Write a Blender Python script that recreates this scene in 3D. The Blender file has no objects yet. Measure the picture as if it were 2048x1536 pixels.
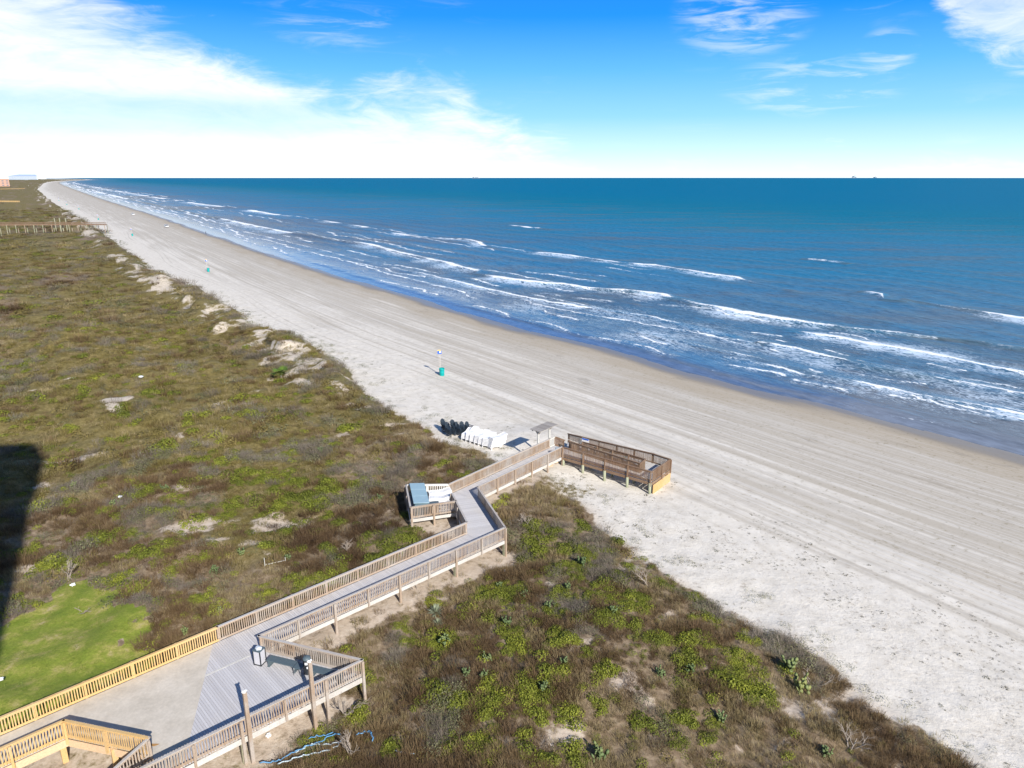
import bpy, bmesh, math, random
import numpy as np
from mathutils import Vector, Matrix

random.seed(7)
scene = bpy.context.scene
COL = scene.collection
PI = math.pi
F, HC = 1409.0, 30.0
PITCH = math.atan((768 - 355) / F)

# ---------------------------------------------------------------- helpers
def tag(o, label=None, cat=None, group=None, kind=None):
    if label: o['label'] = label
    if cat: o['category'] = cat
    if group: o['group'] = group
    if kind: o['kind'] = kind
    return o

def empty(name, loc, rz=0.0):
    o = bpy.data.objects.new(name, None)
    COL.objects.link(o)
    o.location = loc
    o.rotation_euler = (0, 0, rz)
    o.empty_display_size = 0.3
    return o

def at(x, y, z=0.0):
    """world point at height z under a point of the photograph"""
    dx, dy = (x - 1024) / F, -(y - 768) / F
    d = (dx, math.cos(PITCH) + dy * math.sin(PITCH), -math.sin(PITCH) + dy * math.cos(PITCH))
    t = (z - HC) / d[2]
    return Vector((d[0] * t, d[1] * t, z))

class MB:
    """collects simple solids, builds one mesh object"""
    def __init__(s):
        s.v, s.f, s.sm = [], [], []
    def add(s, vs, fs, smooth=False):
        n = len(s.v)
        s.v += [tuple(p) for p in vs]
        s.f += [tuple(i + n for i in f) for f in fs]
        s.sm += [smooth] * len(fs)
        return s
    def box(s, c, size, rz=0.0, M=None):
        hx, hy, hz = size[0] / 2, size[1] / 2, size[2] / 2
        cs, sn = math.cos(rz), math.sin(rz)
        vs = []
        for z in (-hz, hz):
            for x, y in ((-hx, -hy), (hx, -hy), (hx, hy), (-hx, hy)):
                p = Vector((c[0] + x * cs - y * sn, c[1] + x * sn + y * cs, c[2] + z))
                vs.append(M @ p if M else p)
        return s.add(vs, [(3, 2, 1, 0), (4, 5, 6, 7), (0, 1, 5, 4), (1, 2, 6, 5), (2, 3, 7, 6), (3, 0, 4, 7)])
    def beam(s, a, b, w, h, up=(0, 0, 1)):
        """box from a to b, w wide (horizontal), h high, centred"""
        a, b = Vector(a), Vector(b)
        d = (b - a)
        if d.length < 1e-6: return s
        d.normalize()
        upv = Vector(up)
        if abs(d.dot(upv)) > .99: upv = Vector((1, 0, 0))
        r = d.cross(upv).normalized()
        u = r.cross(d)
        vs = []
        for p in (a, b):
            for i, j in ((-1, -1), (1, -1), (1, 1), (-1, 1)):
                vs.append(p + r * (i * w / 2) + u * (j * h / 2))
        return s.add(vs, [(0, 1, 2, 3), (7, 6, 5, 4), (4, 5, 1, 0), (5, 6, 2, 1), (6, 7, 3, 2), (7, 4, 0, 3)])
    def tube(s, pts, r, n=8, cap=True):
        pts = [Vector(p) for p in pts]
        rs = r if isinstance(r, (list, tuple)) else [r] * len(pts)
        vs, fs = [], []
        ref = Vector((0, 0, 1))
        for i, p in enumerate(pts):
            d = (pts[min(i + 1, len(pts) - 1)] - pts[max(i - 1, 0)])
            if d.length < 1e-9: d = Vector((0, 0, 1))
            d.normalize()
            q = ref if abs(d.dot(ref)) < .95 else Vector((1, 0, 0))
            a = d.cross(q).normalized(); b = d.cross(a)
            for k in range(n):
                t = 2 * PI * k / n
                vs.append(p + (a * math.cos(t) + b * math.sin(t)) * rs[i])
        for i in range(len(pts) - 1):
            for k in range(n):
                k2 = (k + 1) % n
                fs.append((i * n + k, i * n + k2, (i + 1) * n + k2, (i + 1) * n + k))
        s.add(vs, fs, n > 5)
        if cap:
            m = len(s.v) - len(vs)
            s.f += [tuple(m + k for k in range(n))[::-1], tuple(m + (len(pts) - 1) * n + k for k in range(n))]
            s.sm += [False, False]
        return s
    def lathe(s, prof, c=(0, 0, 0), n=20):
        vs, fs = [], []
        for r, z in prof:
            for k in range(n):
                t = 2 * PI * k / n
                vs.append((c[0] + r * math.cos(t), c[1] + r * math.sin(t), c[2] + z))
        for i in range(len(prof) - 1):
            for k in range(n):
                k2 = (k + 1) % n
                fs.append((i * n + k, i * n + k2, (i + 1) * n + k2, (i + 1) * n + k))
        return s.add(vs, fs, True)
    def prism(s, poly, z0, z1):
        n = len(poly)
        vs = [(p[0], p[1], z0) for p in poly] + [(p[0], p[1], z1) for p in poly]
        area = sum(poly[i][0] * poly[(i + 1) % n][1] - poly[(i + 1) % n][0] * poly[i][1] for i in range(n))
        fs = [tuple(range(n))[::-1], tuple(range(n, 2 * n))] + [(i, (i + 1) % n, (i + 1) % n + n, i + n) for i in range(n)]
        if area < 0: fs = [f[::-1] for f in fs]
        return s.add(vs, fs)
    def build(s, name, mat, parent=None, bevel=0.0, loc=None):
        me = bpy.data.meshes.new(name)
        me.from_pydata(s.v, [], s.f)
        me.polygons.foreach_set('use_smooth', s.sm)
        me.materials.append(mat)
        o = bpy.data.objects.new(name, me)
        COL.objects.link(o)
        if parent:
            o.parent = parent
            # the parents sit at their base; the meshes carry world coordinates
            o.matrix_parent_inverse = Matrix.Identity(4)
            if getattr(s, 'world', False):
                o.matrix_parent_inverse = wmat(parent).inverted()
        if loc: o.location = loc
        if bevel:
            m = o.modifiers.new('bevel', 'BEVEL'); m.width = bevel; m.segments = 2; m.limit_method = 'ANGLE'
        return o

def wmat(o):
    m = o.matrix_basis.copy()
    if o.parent: m = wmat(o.parent) @ o.matrix_parent_inverse @ m
    return m

class WB(MB):
    world = True

def copy_tree(o, parent=None):
    c = o.copy(); COL.objects.link(c)
    if parent: c.parent = parent
    for ch in list(o.children): copy_tree(ch, c)
    return c

# ---------------------------------------------------------------- numpy noise
def _hash(ix, iy, seed):
    h = (ix.astype(np.int64) * 374761393 + iy.astype(np.int64) * 668265263 + seed * 144269504) & 0xFFFFFFFF
    h = ((h ^ (h >> 13)) * 1274126177) & 0xFFFFFFFF
    h = h ^ (h >> 16)
    return (h & 0xFFFF) / 65535.0

def vnoise(x, y, seed=0):
    x = np.asarray(x, float); y = np.asarray(y, float)
    ix, iy = np.floor(x), np.floor(y)
    fx, fy = x - ix, y - iy
    fx = fx * fx * fx * (fx * (fx * 6 - 15) + 10); fy = fy * fy * fy * (fy * (fy * 6 - 15) + 10)
    a, b = _hash(ix, iy, seed), _hash(ix + 1, iy, seed)
    c, d = _hash(ix, iy + 1, seed), _hash(ix + 1, iy + 1, seed)
    return (a * (1 - fx) + b * fx) * (1 - fy) + (c * (1 - fx) + d * fx) * fy

def fbm(x, y, seed=0, octv=4, gain=.5):
    s, a, t = 0, 1.0, 0
    for i in range(octv):
        s = s + a * vnoise(x * 2 ** i + i * 17.3, y * 2 ** i - i * 9.1, seed + i); t += a; a *= gain
    return s / t

def sst(a, b, x):
    t = np.clip((np.asarray(x, float) - a) / (b - a), 0, 1)
    return t * t * (3 - 2 * t)

# ---------------------------------------------------------------- coast frame: u along the beach, v towards the sea
EU, EV = np.array([-.537, .8436]), np.array([.8436, .537])
def to_uv(x, y): return x * EU[0] + y * EU[1], x * EV[0] + y * EV[1]
def to_xy(u, v): return u * EU[0] + v * EV[0], u * EU[1] + v * EV[1]

_SU = [-400, 0, 30, 58, 85, 127, 208, 332, 698, 1243, 2500, 4136, 5200, 6500, 8000, 9500, 12000]
_SV = [112, 90, 87, 84.8, 82.3, 78.1, 74, 72.7, 72.0, 66, 61, 60, 70, 110, 200, 330, 560]
_DU = [-400, 0, 12, 22, 35, 43, 52, 65, 74, 111, 173, 257, 545, 972, 2181, 4136, 5200, 6500, 8000, 9500, 12000]
_DV = [36, 35.5, 35.6, 35.2, 33.5, 34.5, 37.0, 35.0, 34.0, 33.6, 30.6, 24.6, 18, 4, -20, -12, 5, 50, 140, 270, 500]
def shore(u):
    return np.interp(u, _SU, _SV) + (vnoise(u / 24.0, u * 0, 3) - .5) * 1.8 + (vnoise(u / 9.0, u * 0, 4) - .5) * .7
def edge(u):
    return np.interp(u, _DU, _DV) + (vnoise(u / 13.0, u * 0, 8) - .5) * 3.0 + (vnoise(u / 4.5, u * 0, 9) - .5) * 1.5

# heights read off the piles that stand in the sand: x, y, z
_CTRL = np.array([(5.4, 67.0, 1.65), (13.4, 61.5, 1.0), (9.5, 64.2, 1.2), (11.5, 65.5, 1.0), (-3.0, 57.4, 1.9), (1.0, 62, 2.1), (-.5, 49.9, 1.15),
                  (-5, 45.8, 1.4), (-10, 41.2, 1.45), (-14.5, 37.2, 1.3), (-8.5, 34.0, .75), (-10.6, 31.6, .9), (-13.3, 29.4, 1.0),
                  (-22, 28, 1.1), (-8.4, 53.4, 1.75), (-6.5, 53.8, 1.75), (-22, 38, 1.2), (2.0, 76, 1.45), (14.5, 66.5, 1.0)])
def hummock(u, v, s):
    """broken knolls of the foredune, away from the boardwalk"""
    n = fbm(u / 12.0, v / 6.5, 39, 2)
    return sst(.42, .68, n) * 1.45 * sst(80, 110, u) * np.exp(-((s - 5.5) / 4.5) ** 2) + sst(.45, .7, n) * .7 * sst(8, 14, s) * sst(70, 100, u)
def height(x, y):
    x = np.asarray(x, float); y = np.asarray(y, float)
    u, v = to_uv(x, y)
    sh, ed = shore(u), edge(u)
    t = np.clip((v - ed) / (sh - ed), -1, 2)
    beach = 1.5 * (1 - t) - .25 * np.sin(np.clip(t, 0, 1) * PI) * .6
    beach = np.where(t > 1, -(v - sh) * .03, beach)
    beach = beach + (fbm(x / 2.2, y / 2.2, 21, 3) - .5) * .16 * sst(.5, .0, t) + (fbm(u / 6, v / 1.2, 25, 2) - .5) * .04
    s = ed - v                                     # metres inland of the dune foot
    far = sst(60, 130, u)
    ridge = np.exp(-((s - 5.0) / 5.5) ** 2)
    n1 = fbm(u / 18, v / 11, 31, 3); n2 = fbm(x / 5.0, y / 5.0, 33, 3)
    big = fbm(u / 45, v / 30, 35, 2)
    dune = 1.45 + ridge * (.55 + far * .5) * (.55 + .9 * n1) + (n2 - .5) * 1.0 + (n1 - .45) * (1.3 + .9 * far) * sst(3, 12, s) + (big - .5) * 4.2 * far * sst(8, 30, s) + hummock(u, v, s)
    dune = dune + (fbm(x / 1.7, y / 1.7, 37, 2) - .5) * .22
    hump = np.exp(-(((x - 4.5) / 7) ** 2 + ((y - 35) / 8) ** 2)) * .9     # the hump in front of the right hand dune
    dune = dune + hump
    dune = dune + (vnoise(u / 900, v / 300, 41)) * 9 * sst(1500, 6000, u) * sst(5, 60, s)
    k = sst(-.2, 2.8 - 1.3 * far, s)
    dune = dune + far * .55 * np.exp(-((s - 2.5) / 3.0) ** 2) * (.4 + n1)
    h = beach * (1 - k) + dune * k
    w = np.zeros_like(h); r = np.zeros_like(h); wmax = np.zeros_like(h)
    near = (np.abs(x) < 60) & (y > 10) & (y < 100)
    if np.any(near):
        for cx, cy, cz in _CTRL:
            d2 = (x - cx) ** 2 + (y - cy) ** 2
            g = np.exp(-d2 / 11.0)
            w = w + g; r = r + g * cz; wmax = np.maximum(wmax, g)
        a = np.clip(wmax * 1.25, 0, 1)
        h = np.where(near, h * (1 - a) + (r / np.maximum(w, 1e-9) + (n2 - .5) * .2) * a, h)
    return h

def gz(x, y): return float(height(np.array([x]), np.array([y]))[0])
def ath(px, py, z0=1.2):
    """point of the terrain seen at a point of the photograph"""
    z = z0
    for _ in range(12):
        p = at(px, py, z); z = .5 * z + .5 * gz(p.x, p.y)
    p = at(px, py, z); p.z = gz(p.x, p.y)
    return p

# ---------------------------------------------------------------- the plan of the boardwalk (rail lines, deck at DZ)
DZ, RH = 2.6, 1.07
def rl(px, py): p = at(px, py, DZ + RH); return Vector((p.x, p.y, 0))
L1, L2, L3, L3b, L4 = rl(434, 1253), rl(934, 1044), rl(904, 986), rl(897, 968), rl(1100, 877)
R1, R2, R3, R4, R5 = rl(724, 1319), rl(517, 1271), rl(1010, 1054), rl(955, 973), rl(1124, 893)
D1 = (L2 - L1).normalized()
L0 = L1 - D1 * 24
R0 = R1 - (R1 - rl(300, 1527)).normalized() * 21
Y1, Y2 = rl(127, 1440), rl(297, 1475)
Y0 = Y1 - D1 * 14
B0 = at(425, 1291, DZ); B0.z = 0
B1 = at(376, 1490, DZ); B1.z = 0
PSW, PSE = rl(821, 1014), rl(907, 1002)
PNW = rl(812, 969)
RE1 = at(1304, 943, 2.3 + RH); RE1.z = 0
RE2 = at(1341, 918, 2.3 + RH); RE2.z = 0
WALK = [(L0, L1), (L1, L2), (L2, L3b), (L3b, L4)]
def inpoly(x, y, poly):
    x = np.asarray(x, float); y = np.asarray(y, float)
    c = np.zeros(x.shape, bool); n = len(poly)
    for i in range(n):
        x1, y1 = poly[i][0], poly[i][1]; x2, y2 = poly[(i + 1) % n][0], poly[(i + 1) % n][1]
        if y1 == y2: continue
        cond = ((y1 > y) != (y2 > y)) & (x < (x2 - x1) * (y - y1) / (y2 - y1) + x1)
        c ^= cond
    return c
FOOT = [[L0, L2, R3, R2, R1, R0], [L2, L3b, R4, R3], [L3b, L4, R5, R4], [PSW, PNW, L3b, L2]]
def footprint(x, y, grow=0.0):
    m = np.zeros(np.shape(x), bool)
    for poly in FOOT:
        c = sum(poly, Vector()) / len(poly)
        q = [p + (p - c).normalized() * grow for p in poly]
        m |= inpoly(x, y, q)
    return m
def segdist(x, y, a, b):
    ax, ay, bx, by = a[0], a[1], b[0], b[1]
    t = np.clip(((x - ax) * (bx - ax) + (y - ay) * (by - ay)) / ((bx - ax) ** 2 + (by - ay) ** 2), 0, 1)
    return np.hypot(x - ax - t * (bx - ax), y - ay - t * (by - ay))
LAWN = [at(*p, 1.0) for p in ((-400, 1180), (0, 1255), (80, 1220), (175, 1170), (235, 1180), (262, 1235), (300, 1290), (310, 1350))] + [L0 + Vector((0, 0, 0)), L0 + Vector((-40, 0, 0))]

# blow-outs of bare sand in the dune, as ellipses in (u, v): u, v, half length, half width
def bare_mask(x, y):
    """0 planted .. 1 bare sand"""
    u, v = to_uv(x, y)
    s = edge(u) - v
    m = sst(.6, -.5, s + (fbm(x / 1.3, y / 1.3, 51, 3) - .5) * 2.0)
    n = fbm(u / 3.5, v / 6.0, 53, 4)
    foredune = np.exp(-((s - 5.5) / 3.5) ** 2)
    m = np.maximum(m, .85 * sst(.62, .74, n + foredune * .13 * sst(85, 105, u) - .03 * sst(12, 30, s) - .16 * sst(8, 16, s) * sst(85, 120, u) - .05 * sst(62, 45, u)))
    f = hummock(u - .9, v, s); g2 = hummock(u + .9, v, s)
    gate = sst(.40, .52, fbm(u / 24, v / 30, 64, 2))
    m = np.maximum(m, .86 * gate * sst(.10, .50, (g2 - f) + (fbm(u / 1.1, v / 2.2, 63, 4) - .5) * 1.3) * sst(11, 7, s))
    for (px, py, a, b) in BARE:
        u0 = px
        du, dv = u - px, v - py
        d = np.sqrt((du / a) ** 2 + (dv / b) ** 2) + (fbm(x / 1.8, y / 1.8, 57, 3) - .5) * 1.5
        m = np.maximum(m, sst(1.15, .55, d) * (.95 if u0 > 80 else .8))
    d = np.minimum(segdist(x, y, R3 - D1.cross(Vector((0, 0, 1))) * -.6, R2), segdist(x, y, R4, R5))
    m = np.maximum(m, sst(1.5, .5, d + (fbm(x / 1.1, y / 1.1, 59, 3) - .5) * 1.6))
    d = segdist(x, y, R0, R0 + (R1 - R0) * .72)
    m = np.maximum(m, .9 * sst(1.9, .7, d + (fbm(x / 1.1, y / 1.1, 60, 3) - .5) * 1.8))
    m = np.where(footprint(x, y, .1), np.maximum(m, .85), m)
    mound = np.hypot((x - 9.5) / 7.0, (y - 62.5) / 4.5)
    m = np.maximum(m, sst(1.1, .8, mound) * (s < 6))
    return m
def _bl(px, py, a, b):
    p = at(px, py, 1.6); u, v = to_uv(p.x, p.y); return (u, v, a, b)
BARE = [_bl(330, 584, 8, 3), _bl(420, 595, 4, 1.8), _bl(495, 660, 4, 1.6), _bl(530, 705, 4, 1.4), _bl(605, 775, 2.6, 1.8), _bl(590, 730, 3.5, 1.3), _bl(275, 542, 6, 2), _bl(240, 517, 6, 2),
        _bl(540, 1040, 1.2, 2.2), _bl(600, 1035, 1.0, 1.4), _bl(450, 1075, 1.0, 1.5), _bl(500, 1080, .8, 1.2), _bl(230, 830, 2.5, 1.2), _bl(240, 815, 1.5, 2.2), _bl(360, 870, 1.5, .8), _bl(80, 965, 1.2, .8),
        _bl(1240, 1385, .6, 1.0), _bl(1280, 1410, .9, .5), _bl(1010, 1490, .5, .4), _bl(1480, 1500, .6, .3), _bl(1100, 1180, .5, .6), _bl(1160, 1320, .5, 1.0), _bl(690, 790, 2, .7), _bl(180, 470, 14, 3), _bl(100, 445, 16, 3)]
# ---------------------------------------------------------------- materials
class NT:
    def __init__(s, nt): s.nt = nt; s.n = nt.nodes; s.l = nt.links
    def node(s, t, **k):
        nd = s.n.new(t)
        for a, b in k.items(): setattr(nd, a, b)
        return nd
    def put(s, sock, val):
        if hasattr(val, 'is_linked') or isinstance(val, bpy.types.NodeSocket): s.l.new(val, sock)
        else: sock.default_value = val
    def math(s, op, a, b=0.0, c=0.0, clamp=False):
        nd = s.node('ShaderNodeMath', operation=op); nd.use_clamp = clamp
        s.put(nd.inputs[0], a); s.put(nd.inputs[1], b); s.put(nd.inputs[2], c)
        return nd.outputs[0]
    def sstep(s, a, b, x):
        nd = s.node('ShaderNodeMapRange', interpolation_type='SMOOTHSTEP')
        s.put(nd.inputs[0], x); s.put(nd.inputs[1], a); s.put(nd.inputs[2], b)
        return nd.outputs[0]
    def lin(s, x, a, b, c, d):
        nd = s.node('ShaderNodeMapRange')
        for i, q in enumerate((x, a, b, c, d)): s.put(nd.inputs[i], q)
        return nd.outputs[0]
    def mix(s, f, a, b, mode='MIX'):
        nd = s.node('ShaderNodeMix', data_type='RGBA', blend_type=mode)
        s.put(nd.inputs[0], f)
        for i, q in ((6, a), (7, b)):
            s.put(nd.inputs[i], (q[0], q[1], q[2], 1) if isinstance(q, tuple) else q)
        return nd.outputs[2]
    def attr(s, name):
        nd = s.node('ShaderNodeAttribute', attribute_name=name); return nd
    def noise(s, vec, scale, detail=3, rough=.55, dist=0.0, out=0):
        nd = s.node('ShaderNodeTexNoise')
        if vec is not None: s.put(nd.inputs['Vector'], vec)
        s.put(nd.inputs['Scale'], scale); s.put(nd.inputs['Detail'], detail)
        s.put(nd.inputs['Roughness'], rough); s.put(nd.inputs['Distortion'], dist)
        return nd.outputs[out]
    def mapping(s, vec, sc=(1, 1, 1), rot=(0, 0, 0), loc=(0, 0, 0)):
        nd = s.node('ShaderNodeMapping'); s.put(nd.inputs[0], vec)
        nd.inputs[1].default_value = loc; nd.inputs[2].default_value = rot; nd.inputs[3].default_value = sc
        return nd.outputs[0]
    def xyz(s, x, y, z=0.0):
        nd = s.node('ShaderNodeCombineXYZ')
        for i, q in enumerate((x, y, z)): s.put(nd.inputs[i], q)
        return nd.outputs[0]
    def ramp(s, f, stops, interp='LINEAR'):
        nd = s.node('ShaderNodeValToRGB'); cr = nd.color_ramp; cr.interpolation = interp
        while len(cr.elements) < len(stops): cr.elements.new(.5)
        for e, (p, c) in zip(cr.elements, stops): e.position = p; e.color = (c[0], c[1], c[2], 1)
        s.put(nd.inputs[0], f); return nd.outputs[0]
    def bump(s, h, strength=.3, dist=.05, normal=None):
        nd = s.node('ShaderNodeBump'); s.put(nd.inputs['Strength'], strength); s.put(nd.inputs['Distance'], dist)
        s.put(nd.inputs['Height'], h)
        if normal is not None: s.put(nd.inputs['Normal'], normal)
        return nd.outputs[0]

def newmat(name):
    m = bpy.data.materials.new(name); m.use_nodes = True
    t = NT(m.node_tree); b = t.n['Principled BSDF']
    return m, t, b

def simple(name, col, rough=.6, var=.18, scale=6.0, metal=0.0, spec=.4, dirt=None):
    m, t, b = newmat(name)
    tc = t.node('ShaderNodeTexCoord').outputs['Object']
    n = t.noise(tc, scale, 4)
    lo = tuple(c * (1 - var) for c in col); hi = tuple(min(1, c * (1 + var)) for c in col)
    c = t.mix(n, lo, hi)
    if dirt:
        d = t.sstep(.52, .75, t.noise(tc, scale * .35, 5, .65))
        c = t.mix(t.math('MULTIPLY', d, .6), c, dirt)
    t.put(b.inputs['Base Color'], c)
    b.inputs['Roughness'].default_value = rough; b.inputs['Metallic'].default_value = metal
    b.inputs['Specular IOR Level'].default_value = spec
    return m

def wood(name, a, bcol, grey=None, greyamt=.5, rough=.75):
    """boards: tone by piece, streaks along the grain"""
    m, t, b = newmat(name)
    geo = t.node('ShaderNodeNewGeometry')
    tc = t.node('ShaderNodeTexCoord').outputs['Object']
    isl = geo.outputs['Random Per Island']
    grain = t.noise(t.mapping(tc, (9, 9, 1.5)), 3.0, 4, .6)
    f = t.math('ADD', t.math('MULTIPLY', isl, .6), t.math('MULTIPLY', grain, .4))
    c = t.mix(f, a, bcol)
    if grey:
        big = t.sstep(.38, .66, t.noise(tc, .55, 3, .6))
        c = t.mix(t.math('MULTIPLY', big, greyamt), c, grey)
    wear = t.lin(t.noise(tc, 14, 3, .7), .3, .75, .78, 1.12)
    c = t.mix(1.0, c, t.xyz(wear, wear, wear), 'MULTIPLY')
    t.put(b.inputs['Base Color'], c)
    b.inputs['Roughness'].default_value = rough
    b.inputs['Specular IOR Level'].default_value = .25
    t.put(b.inputs['Normal'], t.bump(grain, .25, .01))
    return m

M = {}
M['wood'] = wood('weathered_wood', (.30, .20, .13), (.46, .37, .29), (.47, .44, .41), .65)
M['cap'] = wood('grey_rail_cap', (.40, .38, .37), (.52, .50, .48), (.42, .33, .26), .5)
M['new'] = wood('new_pine', (.58, .375, .15), (.68, .46, .205), (.63, .46, .26), .5)
M['fascia_new'] = wood('pale_new_board', (.70, .49, .30), (.74, .54, .36))
M['fascia'] = wood('grey_white_fascia', (.55, .53, .50), (.66, .64, .61), (.45, .40, .35), .5)
M['brown'] = wood('brown_stained_wood', (.17, .10, .062), (.27, .175, .115), (.30, .23, .17), .5)
M['pile'] = wood('green_treated_pile', (.28, .30, .20), (.40, .42, .30), (.42, .37, .28), .7)
M['pilebrown'] = wood('brown_pile', (.28, .19, .12), (.42, .32, .24), (.46, .41, .35), .6)
M['palewood'] = wood('pale_grey_wood', (.55, .54, .50), (.64, .62, .58))
M['white_rail'] = wood('whitened_rail_wood', (.72, .68, .62), (.78, .75, .70))
M['ply'] = wood('orange_plywood', (.50, .31, .12), (.60, .40, .18), (.56, .44, .26), .6)
M['roof_slat'] = wood('grey_slats', (.24, .21, .19), (.46, .43, .40))

def deck_mat(name, a, b2, sand=.35):
    m, t, b = newmat(name)
    geo = t.node('ShaderNodeNewGeometry'); pos = geo.outputs['Position']
    c = t.mix(geo.outputs['Random Per Island'], a, b2)
    n = t.noise(pos, .45, 4, .6)
    c = t.mix(t.math('MULTIPLY', t.sstep(.45, .8, n), sand), c, (.58, .53, .46))
    sp = t.lin(t.noise(pos, 22, 3, .7), .3, .7, .88, 1.1)
    c = t.mix(1.0, c, t.xyz(sp, sp, sp), 'MULTIPLY')
    st = t.sstep(.70, .76, t.noise(pos, 1.1, 3, .5))
    c = t.mix(t.math('MULTIPLY', st, .3), c, (.33, .31, .30))
    t.put(b.inputs['Base Color'], c); b.inputs['Roughness'].default_value = .7
    b.inputs['Specular IOR Level'].default_value = .3
    return m
M['deck'] = deck_mat('grey_composite_boards', (.475, .462, .472), (.56, .548, .56))
M['rampdeck'] = deck_mat('pale_ramp_boards', (.50, .48, .47), (.58, .56, .54), .5)
def sandy_deck():
    m, t, b = newmat('sandy_beige_deck_surface')
    pos = t.node('ShaderNodeNewGeometry').outputs['Position']
    n = t.noise(pos, .8, 6, .62); n2 = t.noise(pos, 6, 4, .7)
    c = t.ramp(n, [(.3, (.47, .425, .36)), (.52, (.545, .495, .425)), (.72, (.61, .56, .49))])
    sp = t.lin(n2, .25, .75, .88, 1.1); c = t.mix(1.0, c, t.xyz(sp, sp, sp), 'MULTIPLY')
    t.put(b.inputs['Base Color'], c); b.inputs['Roughness'].default_value = .9
    b.inputs['Specular IOR Level'].default_value = .15
    return m
M['sandydeck'] = sandy_deck()
M['slate'] = simple('dark_slate_metal', (.085, .118, .138), .5, .15)
M['dark'] = simple('black_plastic', (.018, .022, .028), .45, .2)
M['white_plastic'] = simple('white_plastic', (.82, .82, .83), .38, .04, 3, dirt=(.7, .68, .64))
M['binpanel'] = simple('pale_bin_panel', (.52, .52, .56), .5, .06)
M['bag'] = simple('clear_bin_bag', (.55, .60, .66), .25, .3, 12)
M['navy'] = simple('dark_navy_plastic', (.022, .034, .05), .4, .3, 5, dirt=(.10, .12, .13))
M['teal'] = simple('turquoise_paint', (.0, .34, .33), .45, .12, 5)
M['blue'] = simple('sign_blue', (.02, .12, .55), .4, .08)
M['yellow'] = simple('sign_yellow', (.85, .55, .08), .4, .05)
M['bluebox'] = simple('blue_grey_locker_plastic', (.27, .40, .47), .55, .08, 2.5, dirt=(.40, .47, .50))
M['bluebox_dark'] = simple('dark_teal_locker_side', (.10, .17, .21), .55, .1)
M['metal'] = simple('galvanised_metal', (.45, .46, .47), .35, .1, 8, .8)
M['lightmetal'] = simple('pale_lamp_metal', (.8, .8, .8), .3, .05)
M['greybin'] = simple('blue_grey_bin', (.22, .27, .31), .4, .1)
M['hose_blue'] = simple('blue_hose', (.10, .28, .50), .4, .12, 9)
M['hose_white'] = simple('white_hose', (.46, .56, .62), .4, .1, 9)
M['paper'] = simple('white_litter', (.82, .84, .86), .5, .06)
M['glass'] = simple('dark_glass', (.02, .025, .03), .1, .1, spec=.6)
M['car_white'] = simple('white_car_paint', (.78, .79, .80), .25, .03)
M['tyre'] = simple('tyre_rubber', (.02, .02, .02), .8, .1)
M['cloth'] = simple('dark_clothing', (.03, .035, .06), .85, .2)
M['skin'] = simple('skin', (.40, .24, .17), .6, .1)
M['terracotta'] = simple('terracotta_wall', (.46, .29, .22), .8, .08, .4)
M['hotel'] = simple('hazed_hotel_wall', (.55, .62, .72), .7, .1, .05)  # wall tone with distance haze put into the colour
M['hotel_roof'] = simple('grey_blue_roof', (.28, .36, .50), .6, .1, .05)
M['winband'] = simple('window_band', (.12, .16, .22), .2, .1, .2)
M['ship'] = simple('far_ship_grey', (.07, .13, .20), .6, .1, .02)
M['stucco'] = simple('tower_stucco', (.60, .56, .50), .8, .06, .6)
M['dryredwood'] = simple('grey_brown_driftwood', (.32, .26, .21), .85, .25, 8)
M['twig'] = simple('bleached_twig', (.33, .28, .235), .85, .2, 9)

def leafmat(name, cols, rough=.65, trans=.2):
    """foliage: tone by instance and by leaf"""
    m, t, b = newmat(name)
    geo = t.node('ShaderNodeNewGeometry'); oi = t.node('ShaderNodeObjectInfo')
    f = t.math('ADD', t.math('MULTIPLY', oi.outputs['Random'], .55), t.math('MULTIPLY', geo.outputs['Random Per Island'], .45))
    patch = t.noise(geo.outputs['Position'], .085, 5, .68)
    f = t.math('ADD', t.math('MULTIPLY', f, .52), t.math('MULTIPLY', t.lin(patch, .32, .68, 0, 1), .48))
    n = len(cols)
    c = t.ramp(f, [(.12 + .76 * i / (n - 1), q) for i, q in enumerate(cols)])
    t.put(b.inputs['Base Color'], c); b.inputs['Roughness'].default_value = rough
    b.inputs['Specular IOR Level'].default_value = .25
    tr = t.node('ShaderNodeBsdfTranslucent'); t.put(tr.inputs['Color'], c)
    mx = t.node('ShaderNodeMixShader'); mx.inputs[0].default_value = trans
    t.l.new(b.outputs[0], mx.inputs[1]); t.l.new(tr.outputs[0], mx.inputs[2])
    t.l.new(mx.outputs[0], t.n['Material Output'].inputs['Surface'])
    return m
M['brush'] = leafmat('brown_dry_scrub', [(.055, .031, .019), (.125, .077, .040), (.205, .140, .070), (.30, .23, .125)])
M['straw'] = leafmat('straw_grass', [(.19, .15, .075), (.29, .23, .115), (.42, .34, .20)])
M['olive'] = leafmat('olive_grass', [(.105, .086, .028), (.195, .158, .048), (.28, .225, .078)])
M['lime'] = leafmat('lime_leaves', [(.075, .088, .014), (.175, .20, .026), (.34, .35, .045)])
M['greyleaf'] = leafmat('grey_green_leaves', [(.10, .105, .05), (.18, .18, .09), (.27, .26, .15)])
M['greytwig'] = leafmat('grey_twigs', [(.10, .08, .06), (.18, .15, .12), (.30, .26, .215)], .8, .0)
M['cactus'] = leafmat('cactus_pad', [(.08, .115, .045), (.14, .19, .08), (.25, .26, .09)], .55, .0)
M['yuccaleaf'] = leafmat('yucca_blade', [(.20, .24, .15), (.32, .35, .24)], .5, .05)
M['palmleaf'] = leafmat('palm_leaf', [(.06, .11, .015), (.12, .19, .03)], .5, .1)
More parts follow.
